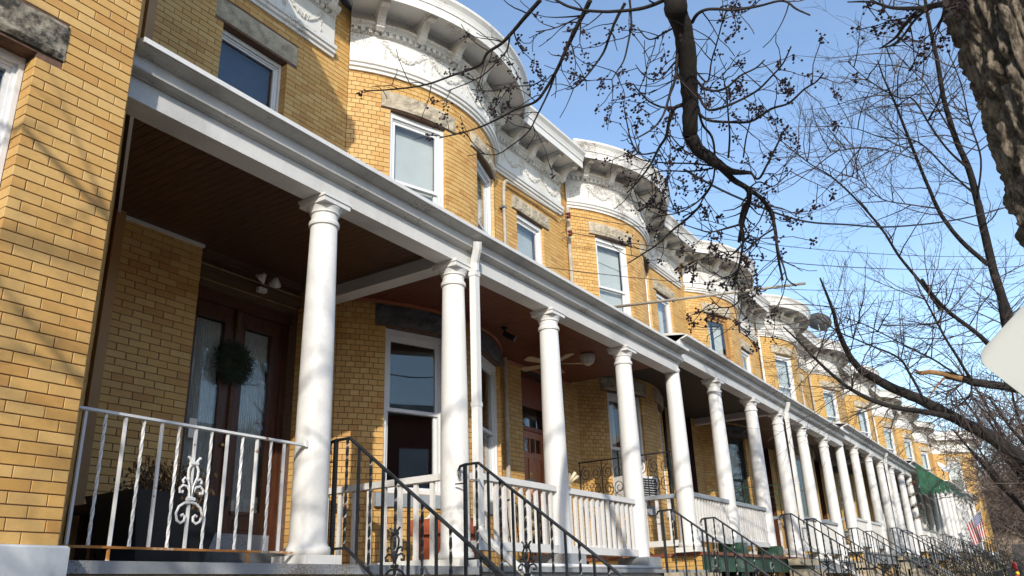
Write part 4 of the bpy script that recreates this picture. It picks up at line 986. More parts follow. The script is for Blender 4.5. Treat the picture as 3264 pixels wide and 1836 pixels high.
subs = [([(1640, 1095), (1740, 1190), (1830, 1250), (1835, 1330), (1800, 1449), (1770, 1600)], 4.4, 4.5, 0.024, 0.008, 12),
        ([(1830, 1250), (1920, 1310), (1980, 1400), (2010, 1520), (2030, 1700), (2060, 1850)], 4.45, 4.6, 0.018, 0.005, 12),
        ([(1400, 690), (1340, 720), (1310, 800), (1290, 900), (1240, 980), (1190, 1080), (1110, 1190), (1030, 1275)], 4.25, 4.3, 0.016, 0.003, 12),
        ([(1370, 250), (1360, 400), (1350, 520), (1310, 640), (1270, 760), (1200, 850), (1080, 920)], 4.2, 4.0, 0.011, 0.003, 12),
        ([(1385, 700), (1280, 710), (1180, 670), (1110, 600), (1070, 550)], 4.25, 4.1, 0.009, 0.002, 7),
        ([(1240, 1000), (1120, 1015), (1060, 930), (1030, 800), (1010, 690)], 4.28, 4.2, 0.007, 0.002, 8),
        ([(1300, -10), (1150, 50), (950, 75), (770, 70), (640, 40), (550, -10)], 4.15, 4.4, 0.014, 0.006, 6),
        ([(790, 0), (740, 100), (680, 220), (620, 350), (570, 460), (500, 580), (430, 670), (300, 720), (150, 800), (0, 860), (-207, 911)], 4.35, 4.6, 0.017, 0.003, 16),
        ([(460, 0), (380, 90), (320, 160), (260, 230), (200, 290), (110, 350), (60, 430), (-100, 490), (-300, 560), (-520, 590), (-700, 600)], 4.4, 4.7, 0.016, 0.003, 16),
        ([(260, 230), (240, 330), (180, 400), (90, 490), (0, 540), (-150, 600)], 4.45, 4.5, 0.007, 0.002, 7),
        ([(1020, 20), (960, 130), (920, 230), (880, 340), (820, 430), (740, 530), (680, 580), (630, 590)], 4.3, 4.4, 0.011, 0.002, 12),
        ([(1050, 0), (1060, 150), (1040, 280), (1010, 400), (960, 480), (930, 530)], 4.3, 4.2, 0.009, 0.002, 9),
        ([(500, 510), (410, 560), (280, 570), (140, 600), (0, 590)], 4.45, 4.4, 0.006, 0.002, 6),
        ([(560, 480), (530, 570), (490, 660), (440, 760), (380, 870), (270, 960), (170, 1020), (60, 1010)], 4.45, 4.6, 0.008, 0.002, 9),
        ([(1460, 150), (1500, 90), (1580, 60), (1750, 65), (1900, 40), (2060, 5), (2150, 60), (2240, 100)], 4.2, 3.9, 0.012, 0.003, 11),
        ([(1490, 530), (1540, 580), (1620, 600), (1700, 570), (1780, 500), (1880, 450), (1940, 395)], 4.25, 4.1, 0.010, 0.0025, 9),
        ([(1500, 620), (1560, 720), (1660, 710), (1800, 650), (1900, 590), (1980, 510), (2060, 420), (2115, 305)], 4.25, 4.0, 0.010, 0.0025, 10),
        ([(1480, 720), (1560, 790), (1700, 805), (1850, 800), (1980, 720), (2100, 680), (2200, 590), (2280, 540), (2330, 480)], 4.3, 4.0, 0.011, 0.0025, 12),
        ([(1500, 700), (1530, 820), (1590, 900), (1610, 1000), (1610, 1120), (1590, 1220), (1540, 1300), (1490, 1380), (1400, 1430)], 4.3, 4.5, 0.010, 0.003, 12),
        ([(1700, 1040), (1710, 900), (1700, 760), (1690, 620), (1660, 480)], 4.4, 4.2, 0.008, 0.002, 9),
        ([(1850, 1140), (1900, 1180), (1960, 1080), (2020, 960), (2060, 880), (2095, 825)], 4.4, 4.2, 0.009, 0.0025, 8),
        ([(1800, 1040), (1820, 900), (1860, 760)], 4.4, 4.3, 0.006, 0.002, 6),
        ([(1830, 1250), (1900, 1200), (1990, 1230), (2060, 1180), (2115, 1120)], 4.45, 4.3, 0.006, 0.002, 7),
        ([(1600, 1110), (1450, 1130), (1250, 1130), (1150, 1180)], 4.4, 4.5, 0.008, 0.002, 8),
        ([(1640, 1100), (1480, 1080), (1300, 1075), (1150, 1060), (1030, 1000)], 4.4, 4.4, 0.008, 0.002, 8),
        ([(1590, 1220), (1500, 1330), (1380, 1400), (1280, 1420), (1200, 1440)], 4.45, 4.5, 0.007, 0.002, 9),
        ([(1560, 1000), (1440, 1010), (1350, 930), (1300, 860)], 4.4, 4.3, 0.006, 0.002, 5),
        ([(1400, 150), (1290, 210), (1180, 260), (1100, 180)], 4.2, 4.3, 0.008, 0.002, 7),
        ([(1420, 330), (1330, 430), (1250, 520), (1170, 520)], 4.2, 4.2, 0.006, 0.002, 6),
        ([(1470, 450), (1560, 540), (1590, 400), (1620, 300), (1660, 150), (1690, 60)], 4.25, 4.1, 0.007, 0.002, 9),
        ([(800, 70), (640, 150), (540, 190), (430, 210)], 4.4, 4.3, 0.006, 0.002, 5)]
for pts, d0, d1, r0, r1, n in subs:
    P, Lr = T.add_limb(S(pts, d0, d1), r0 * 0.74, r1 + 0.0006, big=r0 > 0.0125, n=6)
    T.sprout(P, Lr, int(n * 0.8), 0.22, 1, droop=0.10, up=0.35, wob=0.30, kids=(0, 2), seg=5, cluster=0.42, ratio=0.55, spread=0.9)
for pts, d0, d1, r0, r1, n in [([(1080, 0), (1050, 120), (1040, 190), (1070, 260), (1070, 350), (1050, 480), (1000, 700), (960, 790)], 4.5, 4.5, 0.013, 0.003, 16), ([(1290, 0), (1350, 100), (1360, 250), (1400, 450), (1450, 600), (1480, 700), (1560, 760)], 4.55, 4.4, 0.010, 0.003, 14),
        ([(1040, 190), (900, 230), (760, 260), (640, 230), (520, 190)], 4.5, 4.5, 0.009, 0.002, 9), ([(690, 0), (560, 130), (420, 240), (280, 370), (130, 470), (0, 550)], 4.5, 4.6, 0.010, 0.003, 7), ([(1350, 230), (1200, 330), (1080, 440), (940, 440), (820, 460)], 4.5, 4.4, 0.007, 0.002, 8),
        ([(1060, 380), (960, 470), (870, 440), (760, 400)], 4.5, 4.4, 0.006, 0.002, 6), ([(1020, 640), (900, 690), (790, 620)], 4.5, 4.4, 0.006, 0.002, 6), ([(1030, 900), (960, 950), (850, 950), (760, 860)], 4.5, 4.4, 0.006, 0.002, 6)]:
    P, Lr = T.add_limb(C5(pts, d0, d1), r0 * 0.75, r1 + 0.0006, big=False, n=6)
    T.sprout(P, Lr, int(n * 0.7), 0.22, 1, droop=0.12, up=0.3, wob=0.30, kids=(0, 2), seg=5, cluster=0.6, ratio=0.55, spread=0.9)
for pts, r0 in [([(1325, 15), (1260, 30), (1200, 45), (1120, 120), (1080, 180), (1030, 220), (990, 245)], 0.012), ([(1220, 40), (1060, 40), (950, 10), (830, 10)], 0.008), ([(1220, 50), (1160, 110), (1080, 215), (1000, 240)], 0.006), ([(1320, 20), (1300, 100), (1250, 200)], 0.005)]:
    P, Lr = T.add_limb(TT(pts, 3.3, 3.7), r0, 0.0025, big=False, n=6)
    T.sprout(P, Lr, 6, 0.16, 1, droop=0.1, up=0.3, wob=0.3, kids=(0, 2), seg=4, cluster=0.55, ratio=0.5)
tree_obj(T, 'street_tree', 'near street tree with rough plated bark and dark seed clusters on bare twigs', (3.36, -0.27, g0), trunk=trunk)

# second street tree, bare arching limbs from the right
T = Tree(23, 0.0020)
limbs = [(C6([(2300, 1560), (1924, 1340), (1600, 1130), (1300, 970), (1000, 810), (700, 680), (540, 590), (420, 520), (320, 400), (250, 260), (200, 130), (170, 0), (110, -160), (40, -330)], 12.5, 10.5), 0.20, 0.012),
         (C6([(1300, 965), (1030, 910), (750, 870), (500, 790), (300, 680), (150, 560), (0, 420), (-160, 250), (-300, 120)], 11.8, 10.5), 0.085, 0.010),
         (C6([(1010, 820), (940, 680), (860, 540), (800, 440), (700, 370), (550, 310), (380, 240), (200, 160), (0, 20)], 11.6, 11.0), 0.040, 0.008),
         (TT([(1720, 1800), (1590, 1449), (1535, 1240), (1480, 1000), (1440, 850), (1370, 690), (1310, 480), (1280, 300), (1240, 120), (1210, -60)], 12.5, 12.0), 0.14, 0.02),
         (TT([(1535, 1330), (1400, 1210), (1300, 1080), (1240, 950), (1170, 780), (1100, 600), (1060, 500), (1010, 390), (980, 300)], 12.4, 11.5), 0.075, 0.008),
         (TT([(1440, 850), (1340, 760), (1250, 640), (1160, 500), (1080, 490), (930, 400), (830, 310)], 12.2, 11.5), 0.035, 0.006),
         (TT([(1470, 980), (1330, 850), (1220, 740), (1140, 700), (1000, 690), (880, 650), (740, 630)], 12.3, 11.5), 0.03, 0.005),
         (TT([(1290, 1050), (1150, 1030), (1000, 1000), (880, 900), (760, 880)], 12.2, 11.5), 0.024, 0.005),
         (TT([(1300, 1560), (1220, 1449), (1090, 1290), (1000, 1150), (870, 1000), (750, 890), (650, 830), (540, 745)], 12.2, 11.5), 0.05, 0.007),
         (TT([(1170, 800), (1040, 760), (900, 740), (720, 770)], 12, 11.3), 0.018, 0.004),
         (TT([(1370, 690), (1290, 560), (1220, 420), (1130, 330), (1040, 240)], 12.2, 11.5), 0.025, 0.005),
         (TT([(1480, 1000), (1500, 800), (1440, 600), (1400, 420), (1330, 250)], 12.3, 11.8), 0.03, 0.006),
         (C6([(2200, 1300), (2050, 900), (1924, 720), (1830, 690), (1700, 665), (1500, 640), (1350, 600), (1200, 562)], 12.4, 11.8), 0.13, 0.055),
         (C6([(1440, 610), (1380, 520), (1290, 370), (1200, 230), (1080, 0), (1000, -150)], 11.9, 11.4), 0.045, 0.012),
         (C6([(1430, 620), (1300, 560), (1100, 430), (960, 360), (800, 280), (650, 200), (450, 100), (250, 30)], 11.9, 11.0), 0.032, 0.007),
         (C6([(1700, 480), (1600, 290), (1450, 150), (1250, 0), (1100, -150), (980, -320)], 12.2, 11.4), 0.075, 0.02),
         (C6([(1780, 300), (1740, 100), (1700, -150), (1650, -350)], 12.3, 12.0), 0.08, 0.04),
         (C6([(1440, 620), (1440, 720), (1445, 790)], 11.9, 11.9), 0.03, 0.014),
         (C6([(1360, 640), (1280, 690), (1200, 745)], 11.9, 11.8), 0.02, 0.006)]
for pts, r0, r1 in limbs:
    P, Lr = T.add_limb(pts, r0 * 0.45, r1 * 0.85, big=r0 > 0.028, n=8)
    T.sprout(P, Lr, 14, 1.0, 2, droop=0.02, up=0.12, wob=0.20, kids=(2, 5), seg=6, ratio=0.47, spread=0.70, t0=0.25, r=0.0085)
tb = C6([(2300, 1560)], 12.5, 12.5)[0] if False else at(2600 + 2300 / 2.8976, 1000 + 1560 / 2.8976, 12.5)
T.add_limb([Vector((tb.x + 0.6, tb.y - 0.15, gz(12) - 0.2)), Vector((tb.x + 0.5, tb.y - 0.12, 0.2)), tb + Vector((0.2, -0.05, 0.3)), at(2176 + 1720 / 1.578, 1800 / 1.578, 12.5)], 0.26, 0.10, n=12)
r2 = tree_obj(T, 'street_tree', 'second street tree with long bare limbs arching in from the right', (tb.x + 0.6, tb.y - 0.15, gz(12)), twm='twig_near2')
link('broken_limb', MB().tube(C6([(1352, 601), (1200, 560), (1120, 545), (1050, 537), (960, 548), (900, 540)], 11.8, 11.7), [0.034, 0.034, 0.033, 0.032, 0.026, 0.004], 7).tube(C6([(960, 545), (910, 510)], 11.7, 11.6), [0.02, 0.003], 5).mesh('broken_limb', 'raw_wood'), r2)
link('stripped_limb', MB().tube(C6([(1190, 590), (1100, 690), (1040, 790)], 11.75, 11.7), [0.014, 0.011, 0.006], 5).mesh('stripped_limb', 'raw_wood'), r2)

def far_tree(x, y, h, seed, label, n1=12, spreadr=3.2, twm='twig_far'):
    T = Tree(seed, 0.0032 + 0.00007 * x); R = T.r; zb = gz(x)
    T.add_limb([(x, y, zb - 0.1), (x + 0.05, y, zb + h * 0.2), (x - 0.1, y + 0.1, zb + h * 0.36)], 0.22, 0.15, n=9)
    for k in range(n1):
        a = 2 * PI * k / n1 + R.uniform(-0.3, 0.3); el = R.uniform(0.35, 1.3); L = h * R.uniform(0.40, 0.62)
        p = Vector((x - 0.08, y + 0.05, zb + h * R.uniform(0.22, 0.37))); d = Vector((math.cos(a) * math.cos(el), math.sin(a) * math.cos(el), math.sin(el)))
        pts = [p]
        for j in range(5):
            d = (d + Vector((R.gauss(0, 0.14), R.gauss(0, 0.14), 0.08))).normalized(); pts.append(pts[-1] + d * L / 5)
        P, Lr = T.add_limb(pts, 0.085, 0.02, big=True, n=6, per=3)
        T.sprout(P, Lr, 15, h * 0.17, 3, droop=0.02, up=0.12, wob=0.25, kids=(2, 4), seg=3, ratio=0.62, spread=0.8, t0=0.15, r=0.020)
    return tree_obj(T, 'street_tree', label, (x, y, zb), group='bare trees down the street', twm=twm)
far_tree(25.5, 0.1, 7.6, 31, 'bare twiggy tree standing behind the blank white sign')
far_tree(37.0, 0.4, 8.0, 32, 'bare brown tree past the green awning, its twigs over the far cornices')
far_tree(50.0, 0.8, 8.0, 33, 'bare tree in front of the far end house')
far_tree(76.0, 2.5, 9.5, 34, 'pale trunked bare tree beyond the far end house')
far_tree(90.0, 7.0, 11.0, 35, 'most distant bare tree at the end of the street')
far_tree(72.0, -1.0, 10.0, 36, 'bare brown tree at the kerb just past the far end house')
far_tree(84.0, 3.0, 11.0, 37, 'tall bare tree closing the view beside the far end house')
far_tree(62.0, -0.6, 9.0, 38, 'bare tree at the kerb opposite the far end house')
# street tree beside the photographer, out of view to the left; its shadow dapples the porch and the sign
T = Tree(51, 0.003)
T.add_limb([(-4.9, -0.9, -1.8), (-4.8, -0.9, 0.2), (-4.7, -0.9, 1.8)], 0.24, 0.19, n=10)
for k in range(20):
    R = T.r; a = 2 * PI * k / 20 * 2 + R.uniform(-.3, .3); el = R.uniform(0.15, 1.15); p = Vector((-4.7, -0.9, R.uniform(1.3, 2.0))); d = Vector((math.cos(a) * math.cos(el), math.sin(a) * math.cos(el), math.sin(el))); pts = [p]
    for j in range(5):
        d = (d + Vector((R.gauss(0, 0.13), R.gauss(0, 0.13), 0.05))).normalized(); pts.append(pts[-1] + d * 0.98)
    P, Lr = T.add_limb(pts, 0.085, 0.034, n=6, per=3)
    T.sprout(P, Lr, 10, 1.5, 2, droop=0.05, up=0.15, wob=0.22, kids=(2, 4), seg=4, ratio=0.55, t0=0.25, r=0.027)
tree_obj(T, 'street_tree', 'bare street tree left of the camera whose branch shadows cross the brick bay', (-4.9, -0.9, gz(-5)))

# ------------------------------------------------------------------ things on and around the porches
def text_mesh(txt, size, mat, extrude=0.002):
    cu = bpy.data.curves.new('lettering', 'FONT'); cu.body = txt; cu.size = size; cu.extrude = extrude; cu.align_x = 'CENTER'
    o = bpy.data.objects.new('lettering', cu); COL.objects.link(o); bpy.context.view_layer.update()
    me = bpy.data.meshes.new_from_object(o.evaluated_get(bpy.context.evaluated_depsgraph_get())); bpy.data.objects.remove(o)
    me.materials.clear(); me.materials.append(MATS[mat]); return me
H1 = HOUSES[1]
link('house_number', text_mesh('171', 0.17, 'awning_white'), H1.root, (P0 + PW + 3.18, 4.542, 0.26 + 0.03), rot=(PI / 2, 0, 0))
H0 = HOUSES[0]
link('door_number', text_mesh('3', 0.085, 'black_plastic'), H0.root, (P0 + 4.733, 6.850, 1.70), rot=(PI / 2, 0, 0))

# wreath on the double door
R = random.Random(3); wr = MB(); wc = Vector((5.26, 6.80, 2.335))
for k in range(3200):
    a = R.uniform(0, 2 * PI); rr = 0.138 + R.gauss(0, 0.04); p = wc + Vector((rr * math.cos(a), R.gauss(0, 0.022) - 0.01, rr * math.sin(a)))
    d = Vector((math.cos(a + 0.9) + R.gauss(0, 0.5), R.gauss(0, 0.5) - 0.2, math.sin(a + 0.9) + R.gauss(0, 0.5))).normalized() * R.uniform(0.03, 0.07); sd = d.cross(Vector((0, 1, 0.3))).normalized() * 0.005
    wr.add([p - sd, p + sd, p + d], [(0, 1, 2)])
tag(link('wreath', wr.mesh('wreath', 'wreath_green')), 'dark green fir wreath hanging on the double door', 'wreath')

# tall tapered planter with a dried plant
pl = thing('planter', 'tall black tapered planter holding a withered plant behind the white iron railing', 'planter', (3.88, 5.75, 0.26))
q = MB(); a, b, z0, z1 = 0.27, 0.40, 0.262, 0.80
vs = [(3.88 + sx * w, 5.75 + sy * w * 0.8, z) for w, z in ((a, z0), (b, z1), (b - 0.035, z1), (b - 0.05, z1 - 0.06)) for sx, sy in ((-1, -1), (1, -1), (1, 1), (-1, 1))]
fs = [(0, 1, 2, 3)] + [(4 * l + i, 4 * l + (i + 1) % 4, 4 * l + 4 + (i + 1) % 4, 4 * l + 4 + i) for l in range(3) for i in range(4)] + [(12, 13, 14, 15)]
link('pot', q.add(vs, fs).mesh('pot', 'black_plastic'), pl)
tw = MB(); R = random.Random(5)
for k in range(22):
    p = Vector((3.9 + R.gauss(0, 0.08), 5.75 + R.gauss(0, 0.06), 0.76)); d = Vector((R.gauss(0, 0.5), R.gauss(0, 0.4), 1)).normalized(); pts = [p]
    for j in range(5):
        d = (d + Vector((R.gauss(0, 0.2), R.gauss(0, 0.2), -0.16 * j))).normalized(); pts.append(pts[-1] + d * 0.085)
    tw.tube(pts, [0.004] * 5 + [0.002], 3)
    for j in range(2, 6):
        for m_ in range(5):
            c_ = pts[j] + Vector((R.gauss(0, 0.03), R.gauss(0, 0.03), R.gauss(-0.03, 0.03))); u_ = Vector((R.gauss(0, 1), R.gauss(0, 1), R.gauss(0, 1))).normalized() * 0.03; v_ = Vector((R.gauss(0, 0.4), R.gauss(0, 0.4), -1)).normalized() * 0.045
            tw.add([c_, c_ + u_ * 0.5 + v_ * 0.5, c_ + v_, c_ - u_ * 0.5 + v_ * 0.5], [(0, 1, 2, 3)])
link('plant', tw.mesh('plant', 'dry_leaf'), pl)
# bench in the corner
bn = thing('bench', 'dark red-brown wooden bench in the corner left of the planter', 'bench', (3.62, 6.3, 0.26))
link('seat', MB().box(3.30 + 0.28, 4.28, 6.02, 6.44, 0.70, 0.765).mesh('seat', 'bench_wood'), bn)
for x, y in ((3.62, 6.06), (4.22, 6.06), (3.70, 6.40), (4.22, 6.40)): link('leg', MB().box(x - 0.03, x + 0.03, y - 0.03, y + 0.03, 0.262, 0.70).mesh('leg', 'bench_wood'), bn)
link('apron', MB().box(3.65, 4.19, 6.045, 6.07, 0.60, 0.70).mesh('apron', 'bench_wood'), bn)
# terracotta box planter by the bow window
tp = thing('box_planter', 'square terracotta planter with speckled filling beside the bow window', 'planter', (6.88, 5.3, 0.26))
link('box', MB().add([(6.88 + sx * w, 5.30 + sy * w, z) for w, z in ((0.20, 0.262), (0.245, 0.63)) for sx, sy in ((-1, -1), (1, -1), (1, 1), (-1, 1))], [(0, 1, 2, 3), (0, 4, 5, 1), (1, 5, 6, 2), (2, 6, 7, 3), (3, 7, 4, 0)]).mesh('box', 'terracotta'), tp)
rim = MB()
for (xa, xb, ya, yb) in ((-0.285, 0.285, -0.285, -0.235), (-0.285, 0.285, 0.235, 0.285), (-0.285, -0.235, -0.235, 0.235), (0.235, 0.285, -0.235, 0.235)): rim.box(6.88 + xa, 6.88 + xb, 5.3 + ya, 5.3 + yb, 0.60, 0.75)
link('rim', rim.mesh('rim', 'terracotta'), tp)
R = random.Random(8); peb = MB()
for k in range(70): peb.blob((6.88 + R.uniform(-0.22, 0.22), 5.3 + R.uniform(-0.22, 0.22), 0.745 + R.uniform(0, 0.04)), R.uniform(0.015, 0.032))
link('pebbles', peb.mesh('pebbles', 'blind'), tp)['kind'] = 'stuff'

# ceiling fan and porch light of the nearest row house
fn_ = thing('ceiling_fan', 'tan five-bladed ceiling fan under the red-brown porch ceiling', 'ceiling fan', (9.95, 5.70, 3.37))
link('motor', MB().lathe([(0.05, 3.375), (0.06, 3.34), (0.022, 3.33), (0.022, 3.22), (0.09, 3.20), (0.105, 3.16), (0.10, 3.10), (0.06, 3.07)], (9.95, 5.70, 0), 16).mesh('motor', 'fan_tan', True), fn_)
for k in range(5):
    a = 0.35 + 2 * PI * k / 5; c, s_ = math.cos(a), math.sin(a)
    vs = [(9.95 + c * r - s_ * w, 5.70 + s_ * r + c * w, 3.115 + w * 0.18 + dz) for dz in (0, 0.008) for r, w in ((0.12, -0.045), (0.50, -0.07), (0.54, -0.045), (0.54, 0.045), (0.50, 0.07), (0.12, 0.045))]
    link('blade', MB().add(vs, [(0, 1, 2, 3, 4, 5), (11, 10, 9, 8, 7, 6)] + [(i, (i + 1) % 6, 6 + (i + 1) % 6, 6 + i) for i in range(6)]).mesh('blade', 'fan_tan'), fn_)
lt = thing('ceiling_light', 'faceted frosted glass light on the porch ceiling beside the fan', 'ceiling light', (10.62, 5.50, 3.37))
link('shade', MB().lathe([(0.10, 3.372), (0.115, 3.35), (0.115, 3.30), (0.085, 3.235), (0.03, 3.20)], (10.62, 5.50, 0), 8).mesh('shade', 'lamp_white'), lt)
sp = thing('spotlight', 'small black spotlight on the red-brown porch ceiling', 'spotlight', (8.75, 5.75, 3.37))
link('base', MB().lathe([(0.05, 3.373), (0.05, 3.35), (0.012, 3.345), (0.012, 3.29)], (8.75, 5.75, 0), 12).mesh('base', 'black_plastic'), sp)
link('head', MB().tube([(8.75, 5.76, 3.30), (8.77, 5.70, 3.25), (8.80, 5.62, 3.20)], [0.03, 0.042, 0.045], 10).mesh('head', 'black_plastic'), sp)

# seated person behind the white rail
def skin_body(name, joints, edges, mat, parent, sub=2):
    me = bpy.data.meshes.new(name); me.from_pydata([j[0] for j in joints], edges, []); o = link(name, me, parent)
    md = o.modifiers.new('skin', 'SKIN'); md.use_smooth_shade = True
    for v, j in zip(me.skin_vertices[0].data, joints): v.radius = (j[1], j[2] if len(j) > 2 else j[1])
    me.skin_vertices[0].data[0].use_root = True
    sb = o.modifiers.new('sub', 'SUBSURF'); sb.levels = sub; sb.render_levels = sub
    bpy.context.view_layer.update()
    m2 = bpy.data.meshes.new_from_object(o.evaluated_get(bpy.context.evaluated_depsgraph_get())); o.modifiers.clear(); o.data = m2; m2.materials.clear(); m2.materials.append(MATS[mat]); m2.polygons.foreach_set('use_smooth', [True] * len(m2.polygons))
    return o
px, py, pz = 9.18, 5.72, 0.262
per = thing('person', 'person in camouflage clothes and a dark cap sitting behind the white rail', 'person', (px, py, pz))
V = lambda x, y, z: (px + x, py + y, pz + z)
J = [(V(0, 0.05, 0.47), 0.15, 0.12), (V(0, 0.06, 0.62), 0.145, 0.11), (V(0, 0.05, 0.78), 0.16, 0.11), (V(0, 0.03, 0.88), 0.09, 0.08),
     (V(-0.17, 0.04, 0.83), 0.062), (V(-0.23, -0.02, 0.66), 0.052), (V(-0.22, -0.16, 0.55), 0.045), (V(-0.14, -0.27, 0.53), 0.036),
     (V(0.17, 0.04, 0.83), 0.062), (V(0.23, -0.02, 0.66), 0.052), (V(0.22, -0.16, 0.55), 0.045), (V(0.14, -0.27, 0.53), 0.036),
     (V(-0.10, -0.02, 0.45), 0.09), (V(-0.12, -0.22, 0.46), 0.082), (V(-0.13, -0.40, 0.46), 0.066), (V(-0.13, -0.42, 0.25), 0.055), (V(-0.13, -0.42, 0.07), 0.042),
     (V(0.10, -0.02, 0.45), 0.09), (V(0.12, -0.22, 0.46), 0.082), (V(0.13, -0.40, 0.46), 0.066), (V(0.13, -0.42, 0.25), 0.055), (V(0.13, -0.42, 0.07), 0.042)]
Ed = [(0, 1), (1, 2), (2, 3), (2, 4), (4, 5), (5, 6), (6, 7), (2, 8), (8, 9), (9, 10), (10, 11), (0, 12), (12, 13), (13, 14), (14, 15), (15, 16), (0, 17), (17, 18), (18, 19), (19, 20), (20, 21)]
skin_body('body', J, Ed, 'camouflage', per)
hd = MB().sphere(V(0, 0.0, 1.02), 0.082, (0.92, 1.08, 1.28), 18, 12).tube([V(0, 0.02, 0.88), V(0, 0.01, 0.97)], 0.048, 10).tube([V(0, -0.08, 1.035), V(0, -0.112, 1.005), V(0, -0.09, 0.995)], [0.01, 0.016, 0.012], 6).sphere(V(-0.076, 0.01, 1.02), 0.02, (0.5, 1, 1.5), 8, 6).sphere(V(0.076, 0.01, 1.02), 0.02, (0.5, 1, 1.5), 8, 6)
hdo = link('head', hd.mesh('head', 'skin', True), per)
link('eyes', MB().sphere(V(-0.03, -0.082, 1.035), 0.009, n=8, m=6).sphere(V(0.03, -0.082, 1.035), 0.009, n=8, m=6).mesh('eyes', 'black_plastic'), hdo)
link('mouth', MB().tube([V(-0.022, -0.084, 0.968), V(0, -0.089, 0.966), V(0.022, -0.084, 0.968)], 0.004, 5).mesh('mouth', 'ribbon_red'), hdo)
link('cap', MB().lathe([(0.094, 1.055), (0.096, 1.08), (0.088, 1.115), (0.06, 1.142), (0.01, 1.152)], V(0, 0.0, 0), 18).add([V(x, y, z) for x, y, z in ((-0.075, -0.06, 1.06), (-0.06, -0.16, 1.048), (0, -0.178, 1.046), (0.06, -0.16, 1.048), (0.075, -0.06, 1.06), (0, -0.04, 1.068))], [(0, 1, 2, 3, 4, 5)]).mesh('cap', 'cap_dark', True), hdo)
for sgn in (-1, 1):
    hj = [(V(sgn * 0.14, -0.27, 0.53), 0.028), (V(sgn * 0.11, -0.33, 0.525), 0.034, 0.02)]; he = [(0, 1)]
    for f in range(4):
        o0 = len(hj); off = (f - 1.5) * 0.018
        hj += [(V(sgn * 0.10 + off * 0.6, -0.355, 0.522 + off * 0.2), 0.009), (V(sgn * 0.09 + off, -0.385 + abs(off) * 0.3, 0.512), 0.0085), (V(sgn * 0.085 + off, -0.395 + abs(off) * 0.3, 0.488), 0.0075)]; he += [(1, o0), (o0, o0 + 1), (o0 + 1, o0 + 2)]
    o0 = len(hj); hj += [(V(sgn * 0.085, -0.31, 0.53), 0.011), (V(sgn * 0.06, -0.335, 0.525), 0.009)]; he += [(1, o0), (o0, o0 + 1)]
    skin_body('hand', hj, he, 'skin', per, 1)
    link('shoe', MB().sphere(V(sgn * 0.13, -0.47, 0.045), 0.055, (0.85, 2.0, 0.8), 12, 8).mesh('shoe', 'black_plastic', True), per)
ch = thing('chair', 'black bent metal chair under the person in camouflage', 'chair', (px, py, pz))
link('seat', MB().box(px - 0.24, px + 0.24, py - 0.2, py + 0.26, pz + 0.335, pz + 0.36).mesh('seat', 'black_iron'), ch)
link('backrest', MB().tube([V(-0.22, 0.24, 0.36), V(-0.22, 0.30, 0.85), V(0, 0.32, 0.92), V(0.22, 0.30, 0.85), V(0.22, 0.24, 0.36)], 0.013, 6).tube([V(-0.1, 0.25, 0.36), V(-0.1, 0.31, 0.89)], 0.008, 5).tube([V(0.1, 0.25, 0.36), V(0.1, 0.31, 0.89)], 0.008, 5).mesh('backrest', 'black_iron'), ch)
for sx, sy in ((-1, -1), (1, -1), (-1, 1), (1, 1)): link('leg', MB().tube([V(sx * 0.21, sy * 0.19 + 0.03, 0.34), V(sx * 0.22, sy * 0.21 + 0.03, 0.2), V(sx * 0.27, sy * 0.26 + 0.03, 0.0)], 0.013, 6).mesh('leg', 'black_iron'), ch)

# white plastic pipes lying along the floor edge
for k, (xa, xb, y, z, lab) in enumerate(((6.75, 10.0, 4.565, 0.283, 'thin white plastic pipe lying nearest the wall on the grey porch edge'), (6.75, 10.4, 4.522, 0.279, 'longer white plastic pipe lying along the outer grey porch edge'))):
    tag(link('plastic_pipe', MB().tube([(xa, y, z), (xb, y, z)], 0.020, 8).mesh('plastic_pipe', 'vinyl', True)), lab, 'pipe')
# cream double flag holder on the third column
fb = thing('flag_holder', 'cream double flag holder screwed to the porch column', 'flag holder', (8.34, 4.66, 1.12))
link('plate', MB().box(8.325, 8.375, 4.655, 4.69, 1.15, 1.30).mesh('plate', 'cream'), fb)
for dx, dz_ in ((0.02, 0.07), (0.075, 0.03)): link('socket', MB().tube([(8.35, 4.67, 1.19), (8.36 + dx * 0.5, 4.635, 1.215 + dz_ * 0.5), (8.37 + dx, 4.60, 1.235 + dz_)], [0.022, 0.021, 0.020], 9).mesh('socket', 'cream', True), fb)

# scrolled iron screen standing on the party rail
X_ = P0 + PW - 0.02
sc = thing('iron_screen', 'black scrolled iron screen on the porch party rail beside the fifth column', 'railing', (X_, 5.7, 1.38))
link('top_bar', MB().tube([(X_, 4.92, 2.02), (X_, 6.56, 2.02)], 0.012, 4).mesh('top_bar', 'black_iron'), sc)
sk = MB()
for y in np.arange(4.94, 6.55, 0.032): sk.tube([(X_, y, 2.025), (X_, y, 2.048)], 0.005, 4)
link('cresting', sk.mesh('cresting', 'black_iron'), sc)['kind'] = 'stuff'
for k in range(5): link('upright', MB().tube([(X_, 4.94 + 0.40 * k, 1.38), (X_, 4.94 + 0.40 * k, 2.02)], 0.009, 4).mesh('upright', 'black_iron'), sc)
for k in range(4):
    for hz, sg in ((1.86, 1), (1.54, -1)):
        for s2 in (-1, 1):
            cy = 5.14 + 0.40 * k + s2 * 0.095; pts = []
            for j in range(26):
                t = j / 25; a = PI / 2 * sg + s2 * (-1) * t * 3.4 * PI * 0.9; rr = 0.098 * (1 - 0.78 * t); pts.append((X_, cy + rr * math.cos(a) * 0.98, hz - sg * 0.03 + rr * math.sin(a) * 1.25))
            link('scroll', MB().tube(pts, 0.0065, 4).mesh('scroll', 'black_iron'), sc)
